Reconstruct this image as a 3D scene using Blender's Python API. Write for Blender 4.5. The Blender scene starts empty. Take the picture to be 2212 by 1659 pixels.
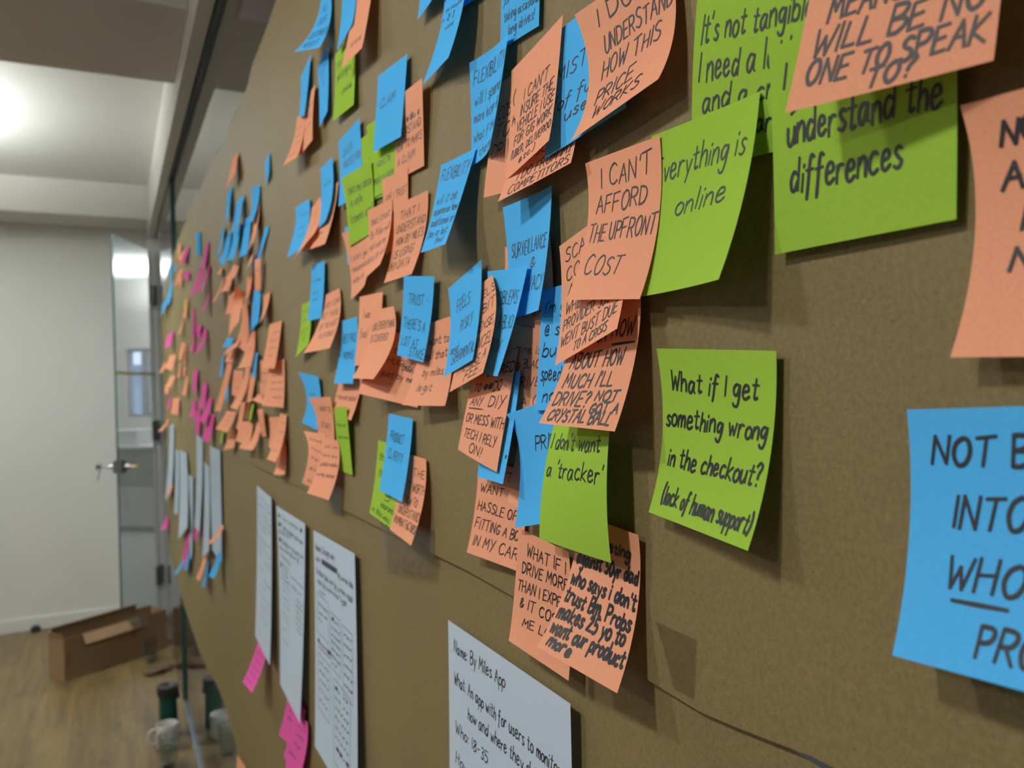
import bpy, bmesh, math, random
from mathutils import Vector, Matrix

# ---------------------------------------------------------------- camera, world, lights, exposure
scene = bpy.context.scene
COL = scene.collection
scene.view_settings.view_transform = 'Standard'
scene.view_settings.look = 'None'
scene.view_settings.gamma = 1.0
scene.view_settings.use_curve_mapping = False
scene.view_settings.exposure = 0.0

cam_data = bpy.data.cameras.new('camera')
cam_data.sensor_width = 36.0
cam_data.lens = 1740.0 / 2212.0 * 36.0
cam_data.clip_start = 0.01
cam_data.clip_end = 60.0
cam_data.dof.use_dof = True
cam_data.dof.focus_distance = 0.43
cam_data.dof.aperture_fstop = 11.5
camera = bpy.data.objects.new('camera', cam_data)
COL.objects.link(camera)
right = Vector((0.89615088, -0.44307639, -0.02443195))
down = Vector((-0.02381598, 0.00695527, -0.99969216))
fwd = Vector((0.44310993, 0.89645688, -0.00431933))
camera.matrix_world = Matrix((
    (right.x, -down.x, -fwd.x, -0.24),
    (right.y, -down.y, -fwd.y, 0.0),
    (right.z, -down.z, -fwd.z, 1.42),
    (0, 0, 0, 1)))
scene.camera = camera

world = bpy.data.worlds.new('world')
scene.world = world
world.use_nodes = True
bgn = world.node_tree.nodes['Background']
bgn.inputs[0].default_value = (0.62, 0.78, 1.0, 1)
bgn.inputs[1].default_value = 1.6

NEUTRAL = (1.0, 0.985, 0.955)
def area_light(name, loc, direction, sx, sy, power, color=(1, 0.965, 0.91), spread=180):
    d = bpy.data.lights.new(name, 'AREA')
    d.shape = 'RECTANGLE'; d.size = sx; d.size_y = sy
    d.energy = power; d.color = color; d.spread = math.radians(spread)
    o = bpy.data.objects.new(name, d)
    COL.objects.link(o)
    o.location = loc
    o.rotation_euler = Vector(direction).to_track_quat('-Z', 'Y').to_euler()
    return o

# ceiling lamps of the room: two rows close to the board, up-lights in the coffers
area_light('ceiling_lamp_near', (-1.12, 0.34, 2.42), (0.25, 0, -1), 0.10, 0.13, 11.5, NEUTRAL)
area_light('ceiling_lamp_near_second', (-2.35, 0.22, 2.42), (0.25, 0, -1), 0.16, 0.16, 12, NEUTRAL)
area_light('ceiling_lamp_middle', (-1.2, 1.30, 2.42), (0.2, 0, -1), 0.13, 0.13, 13, NEUTRAL)
area_light('ceiling_lamp_far', (-1.5, 4.0, 2.36), (0, 0.1, -1), 0.25, 0.6, 9, (0.93, 1.0, 0.98))
area_light('coffer_uplight', (-1.25, 3.95, 2.41), (0, 0, 1), 0.12, 0.7, 78, (0.95, 1.0, 0.97))
area_light('coffer_uplight_near', (-2.0, 1.2, 2.41), (0, 0, 1), 0.12, 0.9, 5, (0.98, 1.0, 0.97))
area_light('window_daylight', (-4.3, 1.0, 1.5), (1, 0.1, -0.05), 3.0, 1.4, 5, (0.82, 0.91, 1.0))  # added cool fill for the room; the left wall has no window
area_light('office_uplight', (2.2, 7.9, 2.25), (0, 0, 1), 1.0, 0.8, 34, (0.93, 0.98, 1.0))
area_light('office_lamp_near', (1.8, 3.0, 2.5), (0, 0, -1), 1.0, 1.0, 10, (0.95, 0.98, 1.0))

# ---------------------------------------------------------------- materials
def new_mat(name):
    m = bpy.data.materials.new(name); m.use_nodes = True
    nt = m.node_tree
    for n in list(nt.nodes):
        nt.nodes.remove(n)
    out = nt.nodes.new('ShaderNodeOutputMaterial')
    return m, nt, out

def principled(name, color, rough=0.6, metal=0.0, noise=None, bump=None, spec=0.5):
    """plain surface: colour varied by object-space noise, optional bump"""
    m, nt, out = new_mat(name)
    b = nt.nodes.new('ShaderNodeBsdfPrincipled')
    b.inputs['Base Color'].default_value = (*color, 1)
    b.inputs['Roughness'].default_value = rough
    b.inputs['Metallic'].default_value = metal
    b.inputs['Specular IOR Level'].default_value = spec
    nt.links.new(b.outputs[0], out.inputs[0])
    tc = nt.nodes.new('ShaderNodeTexCoord')
    if noise:
        sc, amt = noise
        n = nt.nodes.new('ShaderNodeTexNoise'); n.inputs['Scale'].default_value = sc
        n.inputs['Detail'].default_value = 6
        nt.links.new(tc.outputs['Object'], n.inputs['Vector'])
        r = nt.nodes.new('ShaderNodeMapRange')
        r.inputs['From Min'].default_value = 0.25; r.inputs['From Max'].default_value = 0.75
        r.inputs['To Min'].default_value = 1 - amt; r.inputs['To Max'].default_value = 1 + amt
        nt.links.new(n.outputs['Fac'], r.inputs['Value'])
        mx = nt.nodes.new('ShaderNodeVectorMath'); mx.operation = 'SCALE'
        mx.inputs[0].default_value = color
        nt.links.new(r.outputs[0], mx.inputs['Scale'])
        nt.links.new(mx.outputs[0], b.inputs['Base Color'])
    if bump:
        sc, st, dist = bump
        n2 = nt.nodes.new('ShaderNodeTexNoise'); n2.inputs['Scale'].default_value = sc
        n2.inputs['Detail'].default_value = 4
        nt.links.new(tc.outputs['Object'], n2.inputs['Vector'])
        bp = nt.nodes.new('ShaderNodeBump'); bp.inputs['Strength'].default_value = st
        bp.inputs['Distance'].default_value = dist
        nt.links.new(n2.outputs['Fac'], bp.inputs['Height'])
        nt.links.new(bp.outputs[0], b.inputs['Normal'])
    return m

def note_paper(name, color, trans=0.14, fibre=0.05):
    """thin paper: diffuse, a little light coming through, faint fibres"""
    m, nt, out = new_mat(name)
    tc = nt.nodes.new('ShaderNodeTexCoord')
    n = nt.nodes.new('ShaderNodeTexNoise'); n.inputs['Scale'].default_value = 900
    n.inputs['Detail'].default_value = 5
    nt.links.new(tc.outputs['Object'], n.inputs['Vector'])
    r = nt.nodes.new('ShaderNodeMapRange')
    r.inputs['From Min'].default_value = 0.3; r.inputs['From Max'].default_value = 0.7
    r.inputs['To Min'].default_value = 1 - fibre; r.inputs['To Max'].default_value = 1 + fibre
    nt.links.new(n.outputs['Fac'], r.inputs['Value'])
    mx = nt.nodes.new('ShaderNodeVectorMath'); mx.operation = 'SCALE'
    mx.inputs[0].default_value = color
    nt.links.new(r.outputs[0], mx.inputs['Scale'])
    d = nt.nodes.new('ShaderNodeBsdfDiffuse'); t = nt.nodes.new('ShaderNodeBsdfTranslucent')
    nt.links.new(mx.outputs[0], d.inputs['Color']); nt.links.new(mx.outputs[0], t.inputs['Color'])
    mix = nt.nodes.new('ShaderNodeMixShader'); mix.inputs[0].default_value = trans
    nt.links.new(d.outputs[0], mix.inputs[1]); nt.links.new(t.outputs[0], mix.inputs[2])
    nt.links.new(mix.outputs[0], out.inputs[0])
    return m

def kraft_paper(name, color):
    m, nt, out = new_mat(name)
    b = nt.nodes.new('ShaderNodeBsdfPrincipled')
    b.inputs['Roughness'].default_value = 0.62
    b.inputs['Specular IOR Level'].default_value = 0.25
    nt.links.new(b.outputs[0], out.inputs[0])
    tc = nt.nodes.new('ShaderNodeTexCoord')
    cur = None
    def mul(src, prev):
        mm = nt.nodes.new('ShaderNodeMath'); mm.operation = 'MULTIPLY'
        nt.links.new(src, mm.inputs[0]); nt.links.new(prev, mm.inputs[1]); return mm.outputs[0]
    def nz(scale, lo, hi, detail=5, stretch=(1, 1, 1), a=0.3, c=0.7):
        mp = nt.nodes.new('ShaderNodeMapping'); mp.inputs['Scale'].default_value = stretch
        nt.links.new(tc.outputs['Object'], mp.inputs['Vector'])
        n = nt.nodes.new('ShaderNodeTexNoise'); n.inputs['Scale'].default_value = scale
        n.inputs['Detail'].default_value = detail
        nt.links.new(mp.outputs[0], n.inputs['Vector'])
        r = nt.nodes.new('ShaderNodeMapRange')
        r.inputs['From Min'].default_value = a; r.inputs['From Max'].default_value = c
        r.inputs['To Min'].default_value = lo; r.inputs['To Max'].default_value = hi
        nt.links.new(n.outputs['Fac'], r.inputs['Value']); return r.outputs[0], n
    a1, _ = nz(6, 0.95, 1.05)
    a2, n2 = nz(420, 0.88, 1.12)
    a3, _ = nz(1500, 0.88, 1.12, 3)
    a4, _ = nz(520, 1.0, 0.42, 2, (1, 1, 1), 0.70, 0.80)      # dark specks
    a5, _ = nz(330, 1.0, 1.28, 2, (1, 1.0, 0.45), 0.70, 0.78)  # pale fibres
    v = mul(a2, a1); v = mul(a3, v); v = mul(a4, v); v = mul(a5, v)
    mx = nt.nodes.new('ShaderNodeVectorMath'); mx.operation = 'SCALE'
    mx.inputs[0].default_value = color
    nt.links.new(v, mx.inputs['Scale'])
    nt.links.new(mx.outputs[0], b.inputs['Base Color'])
    bp = nt.nodes.new('ShaderNodeBump'); bp.inputs['Strength'].default_value = 0.25
    bp.inputs['Distance'].default_value = 0.0004
    nt.links.new(n2.outputs['Fac'], bp.inputs['Height']); nt.links.new(bp.outputs[0], b.inputs['Normal'])
    return m

def glass_sheet(name, tint=(0.93, 0.97, 0.95), boost=1.5):
    """window glass: see-through, mirror-like at grazing angles (both faces of the pane in one)"""
    m, nt, out = new_mat(name)
    fr = nt.nodes.new('ShaderNodeFresnel'); fr.inputs['IOR'].default_value = 1.5
    mu = nt.nodes.new('ShaderNodeMath'); mu.operation = 'MULTIPLY'; mu.use_clamp = True
    mu.inputs[1].default_value = boost
    nt.links.new(fr.outputs[0], mu.inputs[0])
    t = nt.nodes.new('ShaderNodeBsdfTransparent'); t.inputs[0].default_value = (*tint, 1)
    g = nt.nodes.new('ShaderNodeBsdfGlossy'); g.inputs['Roughness'].default_value = 0.0
    mix = nt.nodes.new('ShaderNodeMixShader')
    nt.links.new(mu.outputs[0], mix.inputs[0])
    nt.links.new(t.outputs[0], mix.inputs[1]); nt.links.new(g.outputs[0], mix.inputs[2])
    nt.links.new(mix.outputs[0], out.inputs[0])
    return m

def mirror_glass(name):
    """door glass with a reflective film: mostly mirror, partly see-through"""
    m, nt, out = new_mat(name)
    t = nt.nodes.new('ShaderNodeBsdfTransparent'); t.inputs[0].default_value = (0.9, 0.95, 0.93, 1)
    g = nt.nodes.new('ShaderNodeBsdfGlossy'); g.inputs['Roughness'].default_value = 0.0
    mix = nt.nodes.new('ShaderNodeMixShader'); mix.inputs[0].default_value = 0.78
    nt.links.new(t.outputs[0], mix.inputs[1]); nt.links.new(g.outputs[0], mix.inputs[2])
    nt.links.new(mix.outputs[0], out.inputs[0])
    return m

def clear_glass(name):
    m, nt, out = new_mat(name)
    g = nt.nodes.new('ShaderNodeBsdfGlass'); g.inputs['IOR'].default_value = 1.45
    g.inputs['Color'].default_value = (0.97, 0.99, 0.98, 1)
    t = nt.nodes.new('ShaderNodeBsdfTransparent'); t.inputs[0].default_value = (0.9, 0.93, 0.92, 1)
    lw = nt.nodes.new('ShaderNodeLayerWeight'); lw.inputs[0].default_value = 0.35
    mix = nt.nodes.new('ShaderNodeMixShader')
    nt.links.new(lw.outputs['Facing'], mix.inputs[0])
    nt.links.new(t.outputs[0], mix.inputs[1]); nt.links.new(g.outputs[0], mix.inputs[2])
    nt.links.new(mix.outputs[0], out.inputs[0])
    return m

def tape_film(name):
    m, nt, out = new_mat(name)
    t = nt.nodes.new('ShaderNodeBsdfTransparent'); t.inputs[0].default_value = (0.86, 0.85, 0.82, 1)
    g = nt.nodes.new('ShaderNodeBsdfGlossy'); g.inputs['Roughness'].default_value = 0.22
    tc = nt.nodes.new('ShaderNodeTexCoord')
    n = nt.nodes.new('ShaderNodeTexNoise'); n.inputs['Scale'].default_value = 60
    nt.links.new(tc.outputs['Object'], n.inputs['Vector'])
    bp = nt.nodes.new('ShaderNodeBump'); bp.inputs['Strength'].default_value = 0.5; bp.inputs['Distance'].default_value = 0.002
    nt.links.new(n.outputs['Fac'], bp.inputs['Height']); nt.links.new(bp.outputs[0], g.inputs['Normal'])
    mix = nt.nodes.new('ShaderNodeMixShader'); mix.inputs[0].default_value = 0.17
    nt.links.new(t.outputs[0], mix.inputs[1]); nt.links.new(g.outputs[0], mix.inputs[2])
    nt.links.new(mix.outputs[0], out.inputs[0])
    return m

def wood_floor(name):
    m, nt, out = new_mat(name)
    b = nt.nodes.new('ShaderNodeBsdfPrincipled'); b.inputs['Roughness'].default_value = 0.42
    nt.links.new(b.outputs[0], out.inputs[0])
    tc = nt.nodes.new('ShaderNodeTexCoord')
    mp = nt.nodes.new('ShaderNodeMapping'); mp.inputs['Rotation'].default_value = (0, 0, math.radians(90))
    nt.links.new(tc.outputs['Object'], mp.inputs['Vector'])
    br = nt.nodes.new('ShaderNodeTexBrick')
    br.inputs['Color1'].default_value = (0.20, 0.135, 0.054, 1); br.inputs['Color2'].default_value = (0.15, 0.097, 0.037, 1)
    br.inputs['Mortar'].default_value = (0.13, 0.08, 0.035, 1)
    br.inputs['Scale'].default_value = 1.0; br.inputs['Mortar Size'].default_value = 0.0014
    br.inputs['Brick Width'].default_value = 1.3; br.inputs['Row Height'].default_value = 0.145
    br.offset = 0.37
    nt.links.new(mp.outputs[0], br.inputs['Vector'])
    gr = nt.nodes.new('ShaderNodeMapping'); gr.inputs['Scale'].default_value = (26, 2.4, 1)
    nt.links.new(tc.outputs['Object'], gr.inputs['Vector'])
    n = nt.nodes.new('ShaderNodeTexNoise'); n.inputs['Scale'].default_value = 1.0; n.inputs['Detail'].default_value = 7
    n.inputs['Distortion'].default_value = 0.8
    nt.links.new(gr.outputs[0], n.inputs['Vector'])
    r = nt.nodes.new('ShaderNodeMapRange'); r.inputs['From Min'].default_value = 0.3; r.inputs['From Max'].default_value = 0.7
    r.inputs['To Min'].default_value = 0.62; r.inputs['To Max'].default_value = 1.25
    nt.links.new(n.outputs['Fac'], r.inputs['Value'])
    k = nt.nodes.new('ShaderNodeMapping'); k.inputs['Scale'].default_value = (9, 3.2, 1)
    nt.links.new(tc.outputs['Object'], k.inputs['Vector'])
    n3 = nt.nodes.new('ShaderNodeTexNoise'); n3.inputs['Scale'].default_value = 1.6; n3.inputs['Detail'].default_value = 4
    nt.links.new(k.outputs[0], n3.inputs['Vector'])
    r3 = nt.nodes.new('ShaderNodeMapRange'); r3.inputs['From Min'].default_value = 0.60; r3.inputs['From Max'].default_value = 0.74
    r3.inputs['To Min'].default_value = 1.0; r3.inputs['To Max'].default_value = 0.38
    nt.links.new(n3.outputs['Fac'], r3.inputs['Value'])
    mm = nt.nodes.new('ShaderNodeMath'); mm.operation = 'MULTIPLY'
    nt.links.new(r.outputs[0], mm.inputs[0]); nt.links.new(r3.outputs[0], mm.inputs[1])
    mx = nt.nodes.new('ShaderNodeVectorMath'); mx.operation = 'SCALE'
    nt.links.new(br.outputs['Color'], mx.inputs[0]); nt.links.new(mm.outputs[0], mx.inputs['Scale'])
    nt.links.new(mx.outputs[0], b.inputs['Base Color'])
    return m

M = {
    'coral': note_paper('coral_paper', (0.87, 0.385, 0.23)),
    'blue': note_paper('blue_paper', (0.095, 0.48, 0.93)),
    'green': note_paper('green_paper', (0.345, 0.565, 0.065)),
    'pink': note_paper('pink_paper', (0.80, 0.13, 0.42)),
    'white': note_paper('white_paper', (0.53, 0.625, 0.73), 0.12, 0.015),
    'ink': principled('black_ink', (0.012, 0.012, 0.016), 0.55),
    'kraft': kraft_paper('kraft_paper', (0.2, 0.150, 0.064)),
    'glass': glass_sheet('window_glass', boost=1.4),
    'door_glass': mirror_glass('reflective_door_glass'),
    'office_floor': principled('grey_vinyl_floor', (0.42, 0.43, 0.43), 0.6),
    'parapet': principled('grey_blue_render', (0.30, 0.36, 0.42), 0.9, 0, (2, 0.25)),
    'glass_edge': principled('green_glass_edge', (0.02, 0.085, 0.07), 0.15),
    'drink_glass': clear_glass('tumbler_glass'),
    'water': clear_glass('water'),
    'tape': tape_film('clear_tape'),
    'wall': principled('white_wall_paint', (0.72, 0.72, 0.70), 0.75, 0, (3, 0.02), (180, 0.06, 0.001)),
    'ceiling': principled('white_ceiling_paint', (0.80, 0.80, 0.77), 0.8, 0, (3, 0.02)),
    'beam': principled('warm_grey_beam_paint', (0.62, 0.595, 0.55), 0.7, 0, (3, 0.02)),
    'channel': principled('dark_channel', (0.03, 0.03, 0.035), 0.5),
    'rail': principled('brushed_rail', (0.32, 0.38, 0.46), 0.38, 0.8, (40, 0.06)),
    'steel': principled('brushed_steel', (0.45, 0.45, 0.46), 0.35, 0.9),
    'dark_steel': principled('dark_steel', (0.13, 0.13, 0.13), 0.45, 0.6),
    'brass': principled('brass', (0.55, 0.42, 0.2), 0.35, 0.9),
    'black': principled('black_plastic', (0.012, 0.012, 0.013), 0.4),
    'rubber': principled('black_rubber', (0.015, 0.015, 0.016), 0.7),
    'green_bottle': principled('green_enamel', (0.004, 0.075, 0.045), 0.25, 0.3),
    'mug': principled('white_ceramic', (0.62, 0.60, 0.57), 0.3),
    'card': principled('brown_cardboard', (0.25, 0.15, 0.075), 0.8, 0, (30, 0.06), (200, 0.1, 0.0005)),
    'card_light': principled('pale_cardboard', (0.40, 0.26, 0.15), 0.8, 0, (30, 0.05)),
    'card_tape': principled('brown_parcel_tape', (0.20, 0.105, 0.055), 0.3),
    'scrap': principled('crumpled_brown_paper', (0.10, 0.06, 0.035), 0.8, 0, (60, 0.3)),
    'floor': wood_floor('oak_plank_floor'),
    'yellow': principled('yellow_tape', (0.62, 0.52, 0.05), 0.5),
    'desk': principled('white_desk', (0.75, 0.76, 0.77), 0.4),
    'column': principled('grey_column', (0.33, 0.35, 0.38), 0.7),
    'panel': principled('grey_blue_panel', (0.30, 0.36, 0.42), 0.8),
}

# ---------------------------------------------------------------- helpers
def obj(name, bm, mats, parent=None, smooth=False):
    me = bpy.data.meshes.new(name)
    bm.to_mesh(me); bm.free()
    if not isinstance(mats, (list, tuple)):
        mats = [mats]
    for m in mats:
        me.materials.append(m)
    if smooth:
        for p in me.polygons:
            p.use_smooth = True
    o = bpy.data.objects.new(name, me)
    COL.objects.link(o)
    if parent is not None:
        o.parent = parent
    return o

def tag(o, label=None, cat=None, group=None, kind=None):
    if label: o['label'] = label
    if cat: o['category'] = cat
    if group: o['group'] = group
    if kind: o['kind'] = kind
    return o

def empty(name, loc, rz=0.0):
    o = bpy.data.objects.new(name, None)
    COL.objects.link(o)
    o.location = loc; o.rotation_euler = (0, 0, rz)
    o.empty_display_size = 0.05
    return o

def add_box(bm, lo, hi, mat=0, mtx=None):
    vs = []
    for x in (lo[0], hi[0]):
        for y in (lo[1], hi[1]):
            for z in (lo[2], hi[2]):
                v = Vector((x, y, z))
                if mtx: v = mtx @ v
                vs.append(bm.verts.new(v))
    for f in ((0, 1, 3, 2), (4, 6, 7, 5), (0, 4, 5, 1), (2, 3, 7, 6), (0, 2, 6, 4), (1, 5, 7, 3)):
        fc = bm.faces.new([vs[i] for i in f]); fc.material_index = mat
    return vs

def box(lo, hi, mtx=None, bevel=0.0):
    bm = bmesh.new(); add_box(bm, lo, hi, 0, mtx)
    bmesh.ops.recalc_face_normals(bm, faces=bm.faces)
    if bevel:
        bmesh.ops.bevel(bm, geom=bm.edges[:], offset=bevel, segments=2, affect='EDGES', profile=0.6)
    return bm

def lathe(profile, n=40, loc=(0, 0, 0), bm=None, cap=False):
    bm = bm or bmesh.new()
    rings = []
    for r, z in profile:
        if r < 1e-6:
            rings.append([bm.verts.new((loc[0], loc[1], loc[2] + z))])
        else:
            rings.append([bm.verts.new((loc[0] + r * math.cos(2 * math.pi * i / n), loc[1] + r * math.sin(2 * math.pi * i / n), loc[2] + z)) for i in range(n)])
    for a, b in zip(rings, rings[1:]):
        for i in range(n):
            j = (i + 1) % n
            if len(a) == 1 and len(b) == 1: continue
            if len(a) == 1: bm.faces.new((a[0], b[i], b[j]))
            elif len(b) == 1: bm.faces.new((a[i], a[j], b[0]))
            else: bm.faces.new((a[i], a[j], b[j], b[i]))
    bmesh.ops.recalc_face_normals(bm, faces=bm.faces)
    return bm

def tube(pts, r, n=10, bm=None, cap=True):
    bm = bm or bmesh.new()
    pts = [Vector(p) for p in pts]; rings = []
    up = Vector((0, 0, 1)); prev = None
    for i, p in enumerate(pts):
        d = (pts[min(i + 1, len(pts) - 1)] - pts[max(i - 1, 0)]).normalized()
        a = d.cross(up if prev is None else prev)
        if a.length < 1e-4: a = d.cross(Vector((1, 0, 0)))
        a.normalize(); b = d.cross(a).normalized(); prev = b if prev is None else b
        prev = a.cross(d)
        rr = r[i] if isinstance(r, (list, tuple)) else r
        rings.append([bm.verts.new(p + a * rr * math.cos(2 * math.pi * k / n) + b * rr * math.sin(2 * math.pi * k / n)) for k in range(n)])
    for A, B in zip(rings, rings[1:]):
        for k in range(n):
            bm.faces.new((A[k], A[(k + 1) % n], B[(k + 1) % n], B[k]))
    if cap:
        bm.faces.new(rings[0]); bm.faces.new(rings[-1])
    bmesh.ops.recalc_face_normals(bm, faces=bm.faces)
    return bm
# ---------------------------------------------------------------- the room
GX = 0.012           # plane of the glass partition
def struct(name, bm, m, parent=None, smooth=False):
    o = obj(name, bm, m, parent, smooth)
    if parent is None: o['kind'] = 'structure'
    return o

struct('floor', box((-4.6, -3.0, -0.06), (4.4, 8.8, 0.0)), M['floor'])
struct('ceiling', box((-4.6, -3.0, 2.625), (4.4, 8.8, 2.72)), M['ceiling'])
struct('wall_back', box((-4.6, 5.6, 0.0), (-0.0, 5.72, 2.625)), M['wall'])
struct('wall_left', box((-4.72, -3.0, 0.0), (-4.6, 5.72, 2.625)), M['wall'])
struct('wall_front', box((-4.6, -3.12, 0.0), (4.4, -3.0, 2.625)), M['wall'])
struct('wall_right', box((4.4, -3.0, 0.0), (4.52, 8.8, 2.625)), M['wall'])
struct('baseboard_back', box((-4.6, 5.584, 0.0), (-0.03, 5.6, 0.075), None, 0.003), M['wall'])
# office wall behind the partition with a window opening
wb = bmesh.new()
for lo, hi in (((0.0, 8.7, 0), (2.3, 8.8, 2.625)), ((3.02, 8.7, 0), (4.4, 8.8, 2.625)),
               ((2.3, 8.7, 0), (3.02, 8.8, 1.12)), ((2.3, 8.7, 1.87), (3.02, 8.8, 2.625))):
    add_box(wb, lo, hi)
struct('wall_office', wb, M['wall'])
struct('wall_office_side', box((-0.02, 5.62, 0), (0.06, 8.7, 2.625)), M['wall'])
w = empty('window_1', (2.66, 8.75, 1.12)); tag(w, kind='structure')
fr = bmesh.new()
for lo, hi in (((-0.36, -0.03, 0), (-0.33, 0.03, 0.75)), ((0.33, -0.03, 0), (0.36, 0.03, 0.75)),
               ((-0.33, -0.03, 0), (0.33, 0.03, 0.03)), ((-0.33, -0.03, 0.72), (0.33, 0.03, 0.75)), ((0.08, -0.04, 0.03), (0.165, 0.04, 0.72))):
    add_box(fr, lo, hi)
obj('window_frame', fr, M['column'], w)
struct('floor_office', box((0.08, -3.0, 0.0), (4.4, 8.7, 0.004)), M['office_floor'])
struct('wall_outside', box((1.0, 11.5, -0.5), (8.0, 11.7, 1.80)), M['parapet'])

# ceiling beams: across the room, and the long one that carries the glass
def cross_beam(name, y0, y1, zb):
    o = struct(name, box((-4.6, y0, zb), (-0.033, y1, 2.625), None, 0.004), M['beam'])
    return o
cross_beam('trim_1', 2.35, 2.945, 2.452)
cross_beam('trim_2', 5.21, 5.60, 2.425)
cross_beam('trim_3', -0.75, -0.15, 2.452)
cross_beam('trim_4', -3.0, -2.7, 2.452)
b4 = bmesh.new()
add_box(b4, (-0.033, -3.0, 2.365), (GX - 0.008, 5.6, 2.625)); add_box(b4, (GX + 0.008, -3.0, 2.365), (0.057, 5.6, 2.625))
add_box(b4, (GX - 0.008, -3.0, 2.38), (GX + 0.008, 5.6, 2.625))
struct('trim_5', b4, M['beam'])
struct('trim_6', box((GX - 0.003, -3.0, 2.362), (GX + 0.018, 5.0, 2.379)), M['channel'])
for i, (y0, y1) in enumerate(((2.35, 2.945), (5.21, 5.6))):
    struct('trim_%d' % (7 + i), box((0.057, y0, 2.452), (4.4, y1, 2.625)), M['beam'])
# floor rail under the glass
struct('trim_10', box((GX - 0.003, -3.0, 0.0), (GX + 0.0045, 5.0, 0.014), None, 0.0015), M['rail'])

# glass partition: two fixed panes with green edges
def glass_pane(name, y0, y1, z0, z1, parent=None, x=GX, t=0.010, mtx=None, film='glass'):
    """one pane: the see-through face and its green rim"""
    def T(v):
        v = Vector(v); return mtx @ v if mtx else v
    bm = bmesh.new()
    f = [bm.verts.new(T(p)) for p in ((x - t / 2, y0, z0), (x - t / 2, y0, z1), (x - t / 2, y1, z1), (x - t / 2, y1, z0))]
    bm.faces.new(f)
    g = [bm.verts.new(T(p)) for p in ((x + t / 2, y0, z0), (x + t / 2, y0, z1), (x + t / 2, y1, z1), (x + t / 2, y1, z0))]
    for a, b in ((0, 1), (1, 2), (2, 3), (3, 0)):
        fc = bm.faces.new((f[a], f[b], g[b], g[a])); fc.material_index = 1
    o = obj(name, bm, [M[film], M['glass_edge']], parent)
    return o
# the far pane stands one glass thickness in front of the near one, so its green edge shows
for i, (y0, y1, gx) in enumerate(((-2.9, 4.02, GX + 0.0105), (3.93, 4.90, GX))):
    gp = glass_pane('window_%d' % (2 + i), y0, y1, 0.0, 2.38, None, gx)
    gp['kind'] = 'structure'

# glass door, open into the room
hinge = Vector((0.0, 5.50, 0.0)); free = Vector((-0.231, 4.894, 0.0))
dv = free - hinge; dl = dv.length
door = empty('door_1', hinge, math.atan2(dv.y, dv.x) - math.pi / 2); tag(door, kind='structure')
glass_pane('pane', 0.03, dl, 0.012, 2.272, door, x=0.0, t=0.010, film='door_glass')
for hz in (2.005, 1.165, 0.265):
    hb = bmesh.new()
    add_box(hb, (-0.016, 0.0, hz - 0.06), (0.016, 0.075, hz + 0.06))
    bmesh.ops.bevel(hb, geom=hb.edges[:], offset=0.004, segments=2, affect='EDGES')
    hg = obj('hinge', hb, M['dark_steel'], door)
yb = bmesh.new(); add_box(yb, (0.0055, 0.03, 1.505), (0.0065, dl - 0.002, 1.522)); add_box(yb, (-0.0065, 0.03, 1.505), (-0.0055, dl - 0.002, 1.522))
tag(obj('tape_band', yb, M['yellow'], door), 'thin yellow tape band across the door glass')
lk = bmesh.new(); add_box(lk, (-0.026, dl - 0.055, 0.965), (0.026, dl + 0.004, 1.035))
bmesh.ops.bevel(lk, geom=lk.edges[:], offset=0.005, segments=2, affect='EDGES')
lock = obj('lock_case', lk, M['dark_steel'], door)
cy = bmesh.new(); tube([(-0.055, dl - 0.027, 1.0), (0.055, dl - 0.027, 1.0)], 0.013, 16, cy)
obj('lock_cylinder', cy, M['steel'], lock)
ky = bmesh.new(); tube([(-0.055, dl - 0.027, 1.0), (-0.085, dl - 0.027, 1.0)], 0.004, 8, ky)
add_box(ky, (-0.105, dl - 0.029, 0.988), (-0.080, dl - 0.025, 1.012))
obj('key', ky, M['brass'], lock)
ky = bmesh.new(); tube([(0.055, dl - 0.027, 1.0), (0.10, dl - 0.027, 1.0)], 0.0045, 8, ky)
add_box(ky, (0.095, dl - 0.030, 0.986), (0.125, dl - 0.024, 1.014))
tube([(0.10, dl - 0.027, 0.99), (0.105, dl - 0.01, 0.965), (0.105, dl + 0.005, 0.935)], 0.006, 8, ky)
obj('key_ring', ky, M['dark_steel'], lock)
# white post the door hangs on
struct('trim_11', box((-0.028, 5.50, 0.0), (0.055, 5.6, 2.365), None, 0.003), M['wall'])

# office furniture seen through and in the glass
dk = empty('office_counter', (2.8, 8.3, 0)); tag(dk, 'long white counter under the office window, seen in the glass door', 'counter')
obj('counter_top', box((-1.3, -0.36, 0.83), (1.4, 0.36, 0.86), None, 0.004), M['desk'], dk)
obj('drawer_front', box((-1.28, -0.33, 0.46), (1.38, 0.34, 0.83)), M['column'], dk)
for k in range(3):
    obj('cabinet_door', box((-1.28 + 0.887 * k, -0.345, 0.06), (-1.28 + 0.887 * k + 0.88, -0.33, 0.455), None, 0.003), M['desk'], dk)
obj('plinth', box((-1.28, -0.33, 0.0), (1.38, 0.34, 0.06)), M['column'], dk)
pp = obj('paper_box', box((2.35, 8.05, 0.86), (2.72, 8.35, 1.01), None, 0.004), M['desk']); tag(pp, 'white box of papers standing on the office counter', 'box')
pp = obj('paper_stack', box((2.80, 8.0, 0.86), (3.15, 8.25, 0.885)), M['white']); tag(pp, 'low stack of white papers on the office counter', 'paper')

# ---------------------------------------------------------------- brown paper on the glass
def noise2(a, b, seed):
    v = 0.0; rnd = random.Random(seed)
    for k in range(6):
        fa, fb, ph = rnd.uniform(0.6, 5.5) * (1 + k), rnd.uniform(0.4, 3.0) * (1 + k * 0.5), rnd.uniform(0, 6.28)
        v += math.sin(a * fa + b * fb + ph) / (1 + k * 0.8)
    return v / 2.5

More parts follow.
